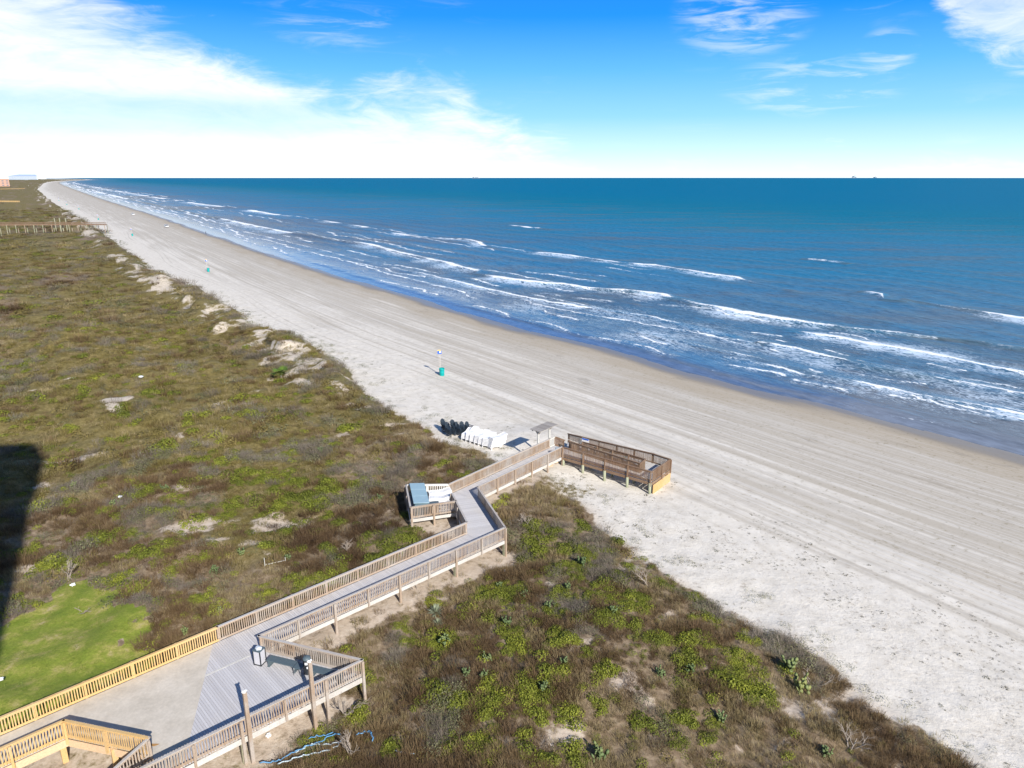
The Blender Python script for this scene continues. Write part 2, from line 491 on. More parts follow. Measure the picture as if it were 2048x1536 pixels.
M['wrack'] = leafmat('beach_wrack', [(.045, .035, .022), (.085, .075, .038), (.11, .12, .04)], .8, .0)
M['lawnblade'] = leafmat('lawn_blade', [(.10, .16, .02), (.16, .22, .03), (.24, .26, .06)], .6, .2)
# ---------------------------------------------------------------- terrain
def axis(core0, core1, step, lo, hi, grow=1.12, mx=400):
    a = list(np.arange(core0, core1, step))
    s = step; x = core1
    while x < hi: a.append(x); s = min(s * grow, mx); x += s
    a.append(hi)
    s = step; x = core0; b = []
    while True:
        s = min(s * grow, mx); x -= s
        if x < lo: b.append(lo); break
        b.append(x)
    return np.array(b[::-1] + a)

def grid_mesh(name, U, V, zf, mat, attrs):
    uu, vv = np.meshgrid(U, V, indexing='ij')
    x, y = to_xy(uu, vv)
    z = zf(x, y)
    nu, nv = len(U), len(V)
    co = np.stack([x, y, z], -1).reshape(-1, 3).astype(np.float32)
    i = np.arange(nu * nv).reshape(nu, nv)
    q = np.stack([i[:-1, :-1], i[:-1, 1:], i[1:, 1:], i[1:, :-1]], -1).reshape(-1, 4)
    p0, p1, p3 = co[q[0, 0]], co[q[0, 1]], co[q[0, 3]]
    if np.cross(p1[:2] - p0[:2], p3[:2] - p0[:2]) < 0: q = q[:, ::-1]
    me = bpy.data.meshes.new(name)
    me.vertices.add(len(co)); me.vertices.foreach_set('co', co.ravel())
    me.loops.add(q.size); me.loops.foreach_set('vertex_index', np.ascontiguousarray(q).ravel().astype(np.int32))
    me.polygons.add(len(q)); me.polygons.foreach_set('loop_start', np.arange(0, q.size, 4, dtype=np.int32))
    me.polygons.foreach_set('loop_total', np.full(len(q), 4, np.int32))
    me.polygons.foreach_set('use_smooth', np.ones(len(q), bool))
    me.update(calc_edges=True)
    for k, fn in attrs.items():
        a = me.attributes.new(k, 'FLOAT', 'POINT')
        a.data.foreach_set('value', np.asarray(fn(x, y), np.float32).ravel())
    me.materials.append(mat)
    o = bpy.data.objects.new(name, me); COL.objects.link(o)
    return o

def ground_mat():
    m, t, b = newmat('beach_and_dune_ground')
    pos = t.node('ShaderNodeNewGeometry').outputs['Position']
    bare = t.attr('bare').outputs['Fac']; ds = t.attr('dshore').outputs['Fac']; de = t.attr('dedge').outputs['Fac']
    lawn = t.attr('lawn').outputs['Fac']; ua = t.attr('ucoord').outputs['Fac']
    uv = t.xyz(ua, t.attr('vsmooth').outputs['Fac'])
    # dry sand, pale and footprinted near the dune, combed by tyres further down
    soft = t.noise(pos, .9, 5, .6)
    dry = t.ramp(soft, [(.3, (.58, .535, .465)), (.5, (.655, .61, .54)), (.7, (.715, .67, .60))])
    tr1 = t.noise(t.mapping(uv, (.006, .8, 1)), 1.0, 4, .6, .05)
    tr2 = t.noise(t.mapping(uv, (.010, 3.0, 1)), 1.0, 3, .6, .03)
    tr3 = t.noise(t.mapping(uv, (.022, .16, 1), loc=(9, 3, 0)), 1.0, 4, .62, .3)
    rows = t.math('ADD', t.math('MULTIPLY', tr1, .55), t.math('ADD', t.math('MULTIPLY', tr2, .2), t.math('MULTIPLY', tr3, .3)))
    damp_zone = t.math('MULTIPLY', t.sstep(6.0, 17.0, t.math('ADD', de, t.lin(t.noise(uv, .03, 2), 0, 1, -6, 6))), 1.0)
    damp = t.math('MULTIPLY', t.sstep(.60, .44, t.math('SUBTRACT', rows, t.lin(de, 8, 42, -.03, .13))), damp_zone)
    c = t.mix(t.math('MULTIPLY', damp, .85), dry, (.42, .375, .31))
    edge2 = t.sstep(.47, .455, t.math('ABSOLUTE', t.math('SUBTRACT', tr2, .0)))
    c = t.mix(t.math('MULTIPLY', t.math('MULTIPLY', edge2, damp_zone), .35), c, (.66, .64, .61))
    # a few wandering wheel ruts
    vs_ = t.attr('vsmooth').outputs['Fac']
    for (v0, a1, b1, c1, sl) in ((-31, 2.2, .035, .4, .0), (-24, 3.0, .021, 2.0, .018), (-36, 1.8, .05, 4.0, -.012), (-18, 2.4, .028, 1.0, -.02), (-13, 1.5, .03, 3.0, .01)):
        wv = t.math('ADD', t.math('MULTIPLY', t.math('SINE', t.math('ADD', t.math('MULTIPLY', ua, b1), c1)), a1), t.math('MULTIPLY', ua, sl))
        dd = t.math('ABSOLUTE', t.math('SUBTRACT', t.math('ABSOLUTE', t.math('SUBTRACT', vs_, t.math('ADD', wv, v0))), .8))
        rut = t.math('MULTIPLY', t.sstep(.32, .08, dd), t.lin(t.noise(t.mapping(uv, (.08, .3, 1), loc=(v0, 0, 0)), 1.0, 3), .35, .65, 0, .5))
        c = t.mix(rut, c, (.36, .32, .265))
    # damp sand towards the water
    wob = t.lin(t.noise(t.mapping(uv, (.06, .3, 1)), 1.0, 3), .3, .7, -3.0, 3.0)
    wet0 = t.sstep(14, 3, t.math('ADD', ds, wob))
    c = t.mix(t.math('MULTIPLY', wet0, .85), c, (.39, .33, .25))
    wet1 = t.sstep(4.6, 1.2, t.math('ADD', ds, t.math('MULTIPLY', wob, .35)))
    c = t.mix(t.math('MULTIPLY', wet1, .85), c, (.17, .145, .115))
    smudge = t.sstep(.60, .72, t.noise(t.mapping(uv, (.12, .35, 1), loc=(3, 8, 0)), 1.0, 4, .65, .8))
    c = t.mix(t.math('MULTIPLY', t.math('MULTIPLY', smudge, t.sstep(26, 14, ds)), .45), c, (.25, .22, .18))
    # ground of the dune under the plants
    n1 = t.noise(pos, .22, 5, .65); n2 = t.noise(pos, 2.4, 5, .7)
    duff = t.ramp(n2, [(.28, (.12, .082, .052)), (.5, (.21, .155, .10)), (.7, (.33, .26, .18))])
    gr = t.ramp(n2, [(.28, (.10, .082, .030)), (.5, (.165, .132, .048)), (.72, (.25, .20, .09))])
    green = t.attr('green').outputs['Fac']
    veg = t.mix(green, duff, gr)
    dsand = t.ramp(n2, [(.25, (.42, .33, .25)), (.55, (.54, .45, .36)), (.75, (.60, .53, .45))])
    far = t.sstep(60, 120, ua)
    dsand = t.mix(t.math('MULTIPLY', far, .6), dsand, (.57, .515, .44))
    # bare openings
    br = t.math('ADD', bare, t.lin(t.noise(pos, 1.9, 5, .75), .25, .75, -.55, .45))
    bm = t.sstep(.30, .90, br)
    inland = t.sstep(-1.5, 1.5, t.math('MULTIPLY', de, -1.0))
    c = t.mix(inland, c, dsand)
    c = t.mix(t.math('SUBTRACT', 1.0, bm), c, veg)
    # lawn
    lc = t.ramp(t.noise(pos, .7, 5, .65), [(.3, (.145, .20, .022)), (.5, (.205, .237, .036)), (.60, (.30, .28, .075)), (.72, (.42, .34, .19))])
    l2 = t.lin(t.noise(pos, 9, 3, .7), .3, .7, .78, 1.2); lc = t.mix(1.0, lc, t.xyz(l2, l2, l2), 'MULTIPLY')
    c = t.mix(t.sstep(.35, .65, t.math('ADD', lawn, t.lin(t.noise(pos, .8, 4), .2, .8, -.3, .3))), c, lc)
    t.put(b.inputs['Base Color'], c)
    t.put(b.inputs['Roughness'], t.lin(wet1, 0, 1, .92, .28))
    b.inputs['Specular IOR Level'].default_value = .25
    # relief: pits in the soft sand, comb lines, rough dune
    pits = t.noise(pos, 3.2, 4, .65)
    hb = t.math('ADD', t.math('MULTIPLY', pits, t.lin(damp_zone, 0, 1, 1.0, .25)), t.math('MULTIPLY', tr2, t.math('MULTIPLY', damp_zone, .5)))
    hb = t.math('MULTIPLY', hb, t.sstep(1.0, 8.0, ds))
    t.put(b.inputs['Normal'], t.bump(hb, .6, .09))
    return m

def lawn_mask(x, y):
    return inpoly(x + (fbm(x / 1.6, y / 1.6, 65, 3) - .5) * 4.5, y + (fbm(x / 1.6, y / 1.6, 67, 3) - .5) * 4.5, LAWN).astype(float)
def green_mask(x, y):
    """where the dune is grass-olive rather than brown scrub"""
    u, v = to_uv(x, y)
    n = fbm(u / 30, v / 14, 61, 4)
    return sst(.40, .56, n + .16 * sst(75, 110, u) - .12 * sst(72, 40, u))

U = axis(8, 150, .32, -500, 12000, 1.035, 260)
V = axis(-25, 92, .32, -6000, 3000, 1.06, 400)
GROUND = grid_mesh('ground', U, V, height, ground_mat(), dict(
    bare=bare_mask,
    dshore=lambda x, y: (lambda u, v: shore(u) - v)(*to_uv(x, y)),
    dedge=lambda x, y: (lambda u, v: v - edge(u))(*to_uv(x, y)),
    ucoord=lambda x, y: to_uv(x, y)[0],
    vsmooth=lambda x, y: (lambda u, v: v - np.interp(u, _SU, _SV))(*to_uv(x, y)),
    lawn=lawn_mask,
    green=green_mask))
tag(GROUND, kind='structure')
del U, V

# ---------------------------------------------------------------- sea
# crests of the breakers: (u, v, strength) along each; lace: how far the foam spreads (shoreward, seaward)
BREAK = [
 ([(10, 171, .95), (68, 176.5, .9), (84, 179, .55), (98, 181, .0)], 1.0, (12, 3), .55),
 ([(94, 178, .0), (100, 176, .35), (104, 182, .9), (108, 183, .9), (111, 183, 0)], .8, (3, 2), .45),
 ([(118, 166, .0), (126, 169, .3), (142, 175, .5), (148, 176.5, 1), (186, 178, .9), (198, 174, .5), (205, 173, 1), (214, 172, .5), (228, 172, 1), (243, 168, .9), (250, 166, 0)], .9, (11, 3), .35),
 ([(275, 163, 0), (284, 165, .9), (300, 172, .9), (316, 174, .8), (344, 161, .9), (370, 160, .8), (384, 160, 0)], 1.2, (9, 3), .30),
 ([(400, 163, 0), (440, 166, .8), (520, 164, .9), (565, 163, .9), (640, 158, .8), (761, 162, 1), (900, 150, .8), (1006, 147, 1), (1300, 141, .9), (1715, 137, 1), (2380, 131, .9), (4000, 130, .9), (5200, 140, .8), (8000, 270, .5)], 2.2, (12, 5), .2),
 ([(10, 126, .95), (47, 126, 1), (64, 126.4, .95), (84, 124, .8), (90, 123, 0)], 1.1, (9, 14), .35),
 ([(44, 147, .15), (58, 144, .5), (62, 143.6, .3), (70, 141, .05), (76, 138, .6), (82, 134.5, .7), (103, 129.8, .9), (118, 129.7, .9), (128, 131, .4), (135, 132, .95), (148, 128, .8), (158, 122.4, .95), (185, 114, .9), (198, 113, .3), (206, 116, .9), (226, 117.5, .9), (260, 119, .6), (315, 121, 1), (340, 119, .2), (418, 110, .9), (500, 108, .9), (652, 104, 1), (900, 100, .8), (1194, 96, 1), (2000, 90, .9), (4000, 88, .9), (5200, 98, .8), (8000, 228, .5)], 1.3, (13, 6), .7),
 ([(5, 107, .8), (37, 103, .95), (48, 100.8, .9), (61, 98.8, .8), (66, 98.5, .1), (74, 98.8, .3), (80, 98.6, .6), (92, 97, .4), (104, 96, 0)], .75, (6, 2), .4),
 ([(10, 116, .6), (40, 113.5, .75), (50, 112.6, .6), (56, 111, .05), (63, 109, .6), (72, 109.8, .75), (81, 109.2, .9), (85, 109, 0)], .75, (7, 2), .45),
 ([(88, 108, .1), (114, 109.3, .8), (127, 105.8, .7), (142, 102, .8), (168, 99.7, .7), (191, 99.6, .8), (240, 96, .4), (300, 96, .6), (420, 92, .6), (700, 88, .7), (1200, 81, .6), (4000, 74, .5), (5200, 84, .4)], .9, (6, 3), .3),
 ([(0, 94, .4), (33, 91.8, .45), (52, 88.2, .4), (68, 86.7, .35), (90, 86.8, .4), (117, 84.1, .4), (160, 80, .3), (260, 79, .3)], .5, (.6, 4), .2),
 ([(150, 240, 0), (157, 241, .9), (166, 241, .9), (170, 240, 0)], 1.2, (3, 2), .5),
 ([(350, 250, 0), (365, 251, .8), (395, 251, .8), (402, 250, 0)], 1.6, (3, 2), .5),
 ([(60, 192, 0), (66, 193, .9), (71, 193.5, .9), (74, 193, 0)], .9, (3, 2), .5),
]
def sea_fields(x, y):
    u, v = to_uv(x, y)
    z = np.zeros_like(u); foam = np.zeros_like(u); lace = np.zeros_like(u); face = np.zeros_like(u)
    ds = v - shore(u)
    wob = (fbm(u / 6.0, v / 40.0, 71, 3) - .5) * 3.2
    for pts, wid, (ls, lw), ht in BREAK:
        pu = [p[0] for p in pts]
        vl = np.interp(u, pu, [p[1] for p in pts]) + wob * (.55 if wid < 1.5 else 1.6)
        I = np.interp(u, pu, [p[2] for p in pts], left=0, right=0)
        fu = sst(250, 500, u)
        I = np.clip(I * (.55 + .9 * fbm(u / 9.0, v * 0, 73 + int(pts[0][1]), 3)) * (1 - fu * .95 * sst(.62, .36, fbm(u / 60.0, v * 0, 173 + int(pts[0][1]), 3))), 0, 1)
        inr = ((u > pu[0]) & (u < pu[-1])).astype(float)
        d = v - vl
        w = wid * .72 * (.4 + 1.2 * fbm(u / 3.0, v / 9.0, 75, 2)) * (1 + np.clip(u, 0, 3000) / 700)
        foam = np.maximum(foam, I * np.exp(-np.where(d < 0, (d / (w * .8)) ** 2, (d / (w * 1.5)) ** 2)))
        sp = 1 + np.clip(u, 0, 2000) / 900
        lc = np.where(d < 0, sst(-ls * sp, -ls * sp * .15, d), sst(lw * sp, 0, d)) * I * .92
        lace = np.maximum(lace, lc)
        hI = np.interp(u, pu, [max(p[2], .55) for p in pts]) * inr
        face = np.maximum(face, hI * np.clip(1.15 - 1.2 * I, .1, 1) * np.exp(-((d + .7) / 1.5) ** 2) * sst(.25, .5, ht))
        z = np.maximum(z, ht * hI * np.where(d < 0, np.exp(-(d / 1.1) ** 2), np.exp(-(d / 3.5) ** 2)))
    # many thin, broken rows of spent breakers between the main lines
    for i, off in enumerate((7, 11, 15, 18, 22, 27, 31, 36, 40, 46, 52, 58, 66, 74, 84, 95)):
        vl = np.interp(u, _SU, _SV) + off + (fbm(u / 22.0, u * 0, 301 + i, 3) - .5) * 9 + wob * .6
        gate = sst(.50, .62, fbm(u / (8.0 + 22 * sst(90, 260, u) + 90 * sst(250, 800, u)), u * 0, 331 + i, 3)) * sst(3.5, 6, vl - np.interp(u, _SU, _SV)) * sst(9000, 4000, u)
        if off > 60: gate = gate * .9 * sst(80, 200, u)
        vl = vl + (fbm(u / 2.2, u * 0, 361 + i, 2) - .5) * .9
        d = v - vl; w = .40 * (1 + np.clip(u, 0, 3000) / 330) * (.5 + fbm(u / 2.5, v / 6, 351, 2))
        foam = np.maximum(foam, gate * (.45 + .5 * fbm(u / 1.8, v / 3, 371 + i, 2)) * np.exp(-(d / w) ** 2))
        lace = np.maximum(lace, gate * .6 * sst(3.5, .3, np.where(d < 0, -d * .7, d)))
        z = np.maximum(z, .13 * gate * np.where(d < 0, np.exp(-(d / .6) ** 2), np.exp(-(d / 1.8) ** 2)))
    # general froth of the surf zone
    zone = sst(4, 10, ds) * sst(62, 20, ds) * sst(420, 120, u)
    lace = np.maximum(lace, zone * (.16 + .72 * fbm(u / 14, v / 7, 77, 3)))
    zone2 = sst(3, 10, ds) * sst(60, 30, ds) * sst(120, 300, u)
    lace = np.maximum(lace, zone2 * (.14 + .56 * fbm(u / 40, v / 7, 78, 3)))
    swell = np.sin((v + 5 * fbm(u / 60, v / 60, 79, 2) * 4) * 2 * PI / 13.0) * .10 * (.4 + 1.2 * fbm(u / 20, v / 12, 81, 2))
    chop = (fbm(u / 3.5, v / 1.4, 83, 3) - .5) * .22
    k = sst(3, 30, ds)
    z = z * sst(0, 6, ds) + (swell + chop) * k
    z = np.where(ds < 0, -.02, z)
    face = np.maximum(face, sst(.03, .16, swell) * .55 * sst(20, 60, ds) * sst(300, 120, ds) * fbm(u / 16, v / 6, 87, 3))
    return z, foam, lace, ds, face

def sea_mat():
    m, t, b = newmat('sea_water')
    ua = t.attr('ucoord').outputs['Fac']; va = t.attr('vcoord').outputs['Fac']
    foam = t.attr('foam').outputs['Fac']; lace = t.attr('lace').outputs['Fac']; ds = t.attr('dshore').outputs['Fac']
    uv = t.xyz(ua, va)
    pos = t.node('ShaderNodeNewGeometry').outputs['Position']
    # water body: silty near the shore, teal far out, with reflected sky blue put in
    drift = t.noise(t.mapping(pos, (.0022, .006, 1)), 1.0, 4, .6)
    dsw = t.math('ADD', ds, t.lin(drift, .3, .7, -140, 140))
    body = t.ramp(t.lin(dsw, 0, 900, 0, 1), [(0, (.085, .105, .125)), (.02, (.055, .10, .150)), (.05, (.045, .115, .19)), (.10, (.022, .130, .245)), (.24, (.006, .148, .28)), (.40, (.001, .145, .25)), (1.0, (.0, .135, .26))])
    streak = t.sstep(.46, .72, t.noise(t.mapping(pos, (.012, .05, 1), rot=(0, 0, .1)), 1.0, 4, .6))
    body = t.mix(t.math('MULTIPLY', t.math('MULTIPLY', streak, t.sstep(700, 200, ds)), .42), body, (.125, .105, .075))
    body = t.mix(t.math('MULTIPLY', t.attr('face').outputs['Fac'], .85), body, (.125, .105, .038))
    body = t.mix(t.sstep(7, 2, ds), body, (.115, .145, .195))  # sky reflection on the thin film at the waterline, painted as colour
    grain = t.noise(t.mapping(uv, (.35, 1.1, 1)), 1.0, 6, .72)
    gm = t.lin(grain, .32, .68, .62, 1.38); body = t.mix(1.0, body, t.xyz(gm, gm, gm), 'MULTIPLY')  # light and dark of the chop, multiplied into the colour
    # foam
    n1 = t.noise(t.mapping(uv, (.36, .9, 1)), 1.1, 4, .62, 1.0)
    n2 = t.noise(t.mapping(uv, (.8, 2.0, 1)), 1.6, 4, .68, .5)
    web = t.math('ABSOLUTE', t.math('SUBTRACT', n1, .5))
    webm = t.math('SUBTRACT', 1.0, t.math('MULTIPLY', web, 5.5))
    cell = t.math('ADD', t.math('MULTIPLY', webm, .5), t.math('MULTIPLY', n2, .65))
    lf = t.sstep(t.math('SUBTRACT', 1.0, t.math('MULTIPLY', lace, .66)), t.math('SUBTRACT', 1.26, t.math('MULTIPLY', lace, .58)), cell)
    cf = t.sstep(.36, .62, t.math('ADD', foam, t.lin(n2, .25, .75, -.36, .26)))
    ff = t.math('MAXIMUM', t.math('MULTIPLY', lf, t.lin(lace, .3, .9, .42, .75)), cf)
    caps = t.sstep(.775, .80, t.noise(t.mapping(pos, (.05, .11, 1), loc=(31, 7, 0)), 1.0, 5, .72))
    ff = t.math('MAXIMUM', ff, t.math('MULTIPLY', t.math('MULTIPLY', caps, t.sstep(90, 200, ds)), t.math('MULTIPLY', t.sstep(1600, 500, ds), .0)))
    col = t.mix(ff, body, t.mix(cf, (.66, .79, .93), (.84, .86, .88)))
    # ripples
    w1 = t.noise(t.mapping(uv, (.16, .42, 1)), 1.0, 5, .62, .4)
    w2 = t.noise(t.mapping(uv, (.9, 1.8, 1), rot=(0, 0, .25)), 1.0, 4, .65)
    w0 = t.noise(t.mapping(uv, (.02, .06, 1)), 1.0, 5, .65, .3)
    hgt = t.math('ADD', t.math('MULTIPLY', w1, .62), t.math('ADD', t.math('MULTIPLY', w2, .16), t.math('MULTIPLY', w0, 1.6)))
    hgt = t.math('ADD', hgt, t.math('MULTIPLY', ff, .10))
    nrm = t.bump(hgt, t.lin(ds, 2, 30, .10, .95), 1.0)
    df = t.node('ShaderNodeBsdfDiffuse'); t.put(df.inputs['Color'], col); t.put(df.inputs['Normal'], t.bump(hgt, t.lin(ds, 2, 30, .05, .55), 1.0))
    gl = t.node('ShaderNodeBsdfGlossy'); t.put(gl.inputs['Roughness'], t.lin(ds, 2, 80, .06, .2)); t.put(gl.inputs['Normal'], nrm); gl.inputs['Color'].default_value = (1, 1, 1, 1)
    fr = t.node('ShaderNodeFresnel'); fr.inputs['IOR'].default_value = 1.333; t.put(fr.inputs['Normal'], nrm)
    # rough open water seldom shows its grazing mirror: the sheen is capped, more so far out
    fac = t.math('MINIMUM', fr.outputs[0], t.ramp(t.lin(ds, 0, 500, 0, 1), [(0, (.6,) * 3), (.06, (.30,) * 3), (.3, (.13,) * 3), (1, (.04,) * 3)]))
    fac = t.math('MULTIPLY', fac, t.math('SUBTRACT', 1.0, t.math('MULTIPLY', ff, .9)))
    mx = t.node('ShaderNodeMixShader'); t.l.new(fac, mx.inputs[0]); t.l.new(df.outputs[0], mx.inputs[1]); t.l.new(gl.outputs[0], mx.inputs[2])
    t.l.new(mx.outputs[0], t.n['Material Output'].inputs['Surface']); t.n.remove(b)
    return m

def _once():
    cache = {}
    def get(i):
        def f(x, y):
            if 'r' not in cache: cache['r'] = sea_fields(x, y)
            return cache['r'][i]
        return f
    return get
_g = _once()
U = axis(15, 190, .42, -3000, 60000, 1.025, 900)
V = axis(78, 195, .42, 40, 60000, 1.03, 1500)
SEA = grid_mesh('sea', U, V, _g(0), sea_mat(), dict(foam=_g(1), lace=_g(2), dshore=_g(3), face=_g(4),
    ucoord=lambda x, y: to_uv(x, y)[0], vcoord=lambda x, y: to_uv(x, y)[1]))
tag(SEA, kind='structure')
del U, V
# ---------------------------------------------------------------- the boardwalk
ZV = Vector((0, 0, 1))
def clip_half(poly, n, d):
    """keep the side n.p <= d"""
    out = []
    for i in range(len(poly)):
        a, b = poly[i], poly[(i + 1) % len(poly)]
        da, db = n.dot(a) - d, n.dot(b) - d
        if da <= 0: out.append(a)
        if (da < 0 < db) or (db < 0 < da): out.append(a + (b - a) * (da / (da - db)))
    return out
def isect(a, b, c, d):
    r, s = b - a, d - c
    t = ((c - a).x * s.y - (c - a).y * s.x) / (r.x * s.y - r.y * s.x)
    return a + r * t
def boards(name, poly, along, mat, parent, zf=None, w=.14, gap=.013, th=.04):
    """planks laid across the walking direction"""
    zf = zf or (lambda p: DZ)
    along = Vector((along.x, along.y, 0)).normalized()
    lo = min(along.dot(p) for p in poly); hi = max(along.dot(p) for p in poly)
    m = WB(); k = lo
    while k < hi - .01:
        q = clip_half(clip_half(poly, along, min(k + w - gap, hi)), -along, -k)
        if len(q) >= 3:
            n = len(q)
            vs = [(p.x, p.y, zf(p) - th) for p in q] + [(p.x, p.y, zf(p)) for p in q]
            ar = sum(q[i].x * q[(i + 1) % n].y - q[(i + 1) % n].x * q[i].y for i in range(n))
            fs = [tuple(range(n))[::-1], tuple(range(n, 2 * n))] + [(i, (i + 1) % n, (i + 1) % n + n, i + n) for i in range(n)]
            if ar < 0: fs = [f[::-1] for f in fs]
            m.add(vs, fs)
        k += w
    return m.build(name, mat, parent)

def railing(parent, a, b, za, zb, out, mat='wood', cap='cap', post='wood', sp=2.44, fascia='fascia', piles=None, first=True, last=True,
            label=None, fh=.28, over=.3, bal=.135, capw=.15, n=None):
    """a straight run of railing from a to b; out = unit vector to the outside"""
    a = Vector((a.x, a.y, 0)); b = Vector((b.x, b.y, 0)); d = b - a; L = d.length; d.normalize()
    P = lambda s, h, o=0.0: a + d * s + out * o + ZV * (za + (zb - za) * s / L + h)
    m = WB()
    m.beam(P(0, .115), P(L, .115), .038, .13)
    m.beam(P(0, RH - .105), P(L, RH - .105), .038, .13)
    k = int(L / bal)
    for i in range(1, k):
        s = L * i / k
        j = random.uniform(-.012, .012)
        m.beam(P(s + j, .02, .040), P(s + j, RH - .05, .040), .036, .058, up=d)
    r = m.build('railing', M[mat], parent)
    if label: r['label'] = label
    c = WB(); q = 0.0
    while q < L - .01:                       # cap boards butted end to end
        e = min(q + 3.66, L)
        if L - e < .8: e = L
        c.beam(P(q + (.004 if q > 0 else -.05), RH - .02), P(e + (.05 if e >= L else 0), RH - .02), capw, .038)
        q = e
    c.build('rail_cap', M[cap], r)
    if fascia:
        f = WB(); f.beam(P(-.02, -.05 - fh / 2, .062), P(L + .02, -.05 - fh / 2, .062), .04, fh)
        f.build('rim_joist', M[fascia], r)
    n = n or max(1, round(L / sp))
    for i in range(n + 1):
        if (i == 0 and not first) or (i == n and not last): continue
        s = min(max(L * i / n, .05), L - .05)
        p = P(s, 0, .125)
        long = piles and (i % piles == 0 or i == n)
        base = gz(p.x, p.y) - .3 if long else p.z - over
        w = .145 if long else .115
        pm = WB(); top = P(s, RH - .05, .125)
        pm.beam((p.x, p.y, base), top, w, w, up=d)
        po = pm.build('post', M[post], r)
        if long and random.random() < .45 and piles:
            pb = WB(); q2 = p - out * .16
            pb.beam((q2.x, q2.y, base), (q2.x, q2.y, p.z - .34), .2, .2, up=d)
            pb.build('pile', M['pile'], r)
    return r

def perp(a, b, side):
    d = (b - a).normalized(); n = Vector((d.y, -d.x, 0))      # right of travel
    return n * side

BW = empty('boardwalk', (L2.x, L2.y, gz(L2.x, L2.y)))
tag(BW, 'long grey deck boardwalk that zigzags across the dune to the beach', 'boardwalk')
Sx = isect(B0, B1, R3, R2)
B1x = isect(B0, B1, R0, R1)
Rq = R0 + (R1 - R0).normalized() * (Y2 - R0).dot((R1 - R0).normalized())
B0x = isect(B0, B1, L1, L2)
boards('deck_boards', [B0x, L2, R3, Sx], D1, M['deck'], BW)
boards('deck_boards', [Sx, R2, R1, B1x], D1, M['deck'], BW)
boards('deck_boards', [L2, L3b, R4, R3], L3 - L2, M['deck'], BW)
rv = (RE1 - R5).normalized(); pv = Vector((-rv.y, rv.x, 0))
A_ = lambda al, pe: R5 + rv * al + pv * pe
E_L, E_R = A_(-2.15, 2.1), A_(-.12, 2.1)
boards('deck_boards', [L3b, L4, E_L, E_R, R5, R4], L4 - L3b, M['deck'], BW)
# the seam board along the widened deck
sm = WB(); sm.beam(Vector((Sx.x, Sx.y, DZ + .002)), Vector((R2.x, R2.y, DZ + .002)), .12, .012); sm.build('trim_board', M['palewood'], BW)
s = WB(); s.prism([L0, B0x, B1x, Rq, Y2, Y1, Y0], DZ - .05, DZ + .004)
s.build('sandy_deck', M['sandydeck'], BW)['label'] = 'beige deck section dusted with sand'
rust = WB(); rp = at(304, 1490, DZ)
rust.prism([(rp.x + .3 * math.cos(a) * (1 + .3 * math.sin(3 * a)), rp.y + .12 * math.sin(a) * (1 + .3 * math.cos(2 * a)), 0) for a in np.linspace(0, 2 * PI, 14)[:-1]], DZ + .005, DZ + .008)
rust.build('rust_stain', simple('rust_stain', (.40, .22, .08), .9, .3, 8), BW)
# joists and cross beams below
jm = WB()
def joist_run(a, b, c, d, zt):
    """joists between edge a-b and edge d-c"""
    n = max(2, int((b - a).length / .6))
    for i in range(n + 1):
        p = a + (b - a) * (i / n); q = d + (c - d) * (i / n)
        jm.beam(Vector((p.x, p.y, zt - .15)), Vector((q.x, q.y, zt - .15)), .045, .2)
joist_run(L1, L2, R3, R2, DZ); joist_run(L2, L3b, R4, R3, DZ); joist_run(L3b, L4, R5, R4, DZ); joist_run(B1x, R1, R2, Sx, DZ)
jm.build('joist', M['brown'], BW)
NEWL = 'new yellow pine railing along the sandy deck'
railing(BW, L0, L1, DZ, DZ, perp(L0, L1, -1), 'new', 'new', 'new', fascia='fascia_new', last=False, sp=2.35, label=NEWL)
railing(BW, L1, L2, DZ, DZ, perp(L1, L2, -1), 'wood', 'cap', 'wood', piles=3)
railing(BW, L2, L3, DZ, DZ, perp(L2, L3, -1), 'wood', 'cap', 'wood', piles=1, first=False)
railing(BW, L3b, L4, DZ, DZ, perp(L3b, L4, -1), 'wood', 'cap', 'wood', bal=.105, piles=2)
railing(BW, R0, R1, DZ, DZ, perp(R0, R1, 1), 'wood', 'cap', 'wood', piles=2, fh=.32)
railing(BW, R1, R2, DZ, DZ, perp(R1, R2, 1), 'wood', 'cap', 'wood', first=False, last=False)
railing(BW, R2, R3, DZ, DZ, perp(R2, R3, 1), 'wood', 'cap', 'wood', piles=2)
railing(BW, R3, R4, DZ, DZ, perp(R3, R4, 1), 'wood', 'cap', 'wood', first=False, last=False, piles=2)
railing(BW, R4, R5, DZ, DZ, perp(R4, R5, 1), 'wood', 'cap', 'wood', piles=1, bal=.12)
railing(BW, L4, E_L, DZ, DZ, perp(L4, E_L, -1), 'palewood', 'palewood', 'palewood', label='pale grey railing under the arbour', fascia=None)
# the new pine ramp rails at the lower left, with a stair between them and the right hand rail
railing(BW, Y0, Y1, DZ, DZ, perp(Y0, Y1, 1), 'new', 'new', 'new', fascia='fascia_new', fh=.42, label='new yellow pine railing of the side landing')
railing(BW, Y1, Y2, DZ, DZ, perp(Y1, Y2, 1), 'new', 'new', 'new', fascia='fascia_new', fh=.42, first=False, last=False, label='new yellow pine railing across the landing', n=2)
sd0 = -D1
ya = Y2 + sd0 * 3.2
railing(BW, Y2, ya, DZ, DZ - 1.45, perp(Y2, ya, -1), 'wood', 'cap', 'wood', sp=1.6, label='weathered sloping stair railing')
st = WB()
wv = (Rq - Y2); wl = wv.length; wn = wv.normalized()
for i in range(8):
    c = Y2 + sd0 * (.16 + .3 * i) + wn * wl / 2
    st.beam(Vector((c.x, c.y, DZ - .18 * (i + 1))) - wn * (wl / 2 - .1), Vector((c.x, c.y, DZ - .18 * (i + 1))) + wn * (wl / 2 - .1), .28, .045)
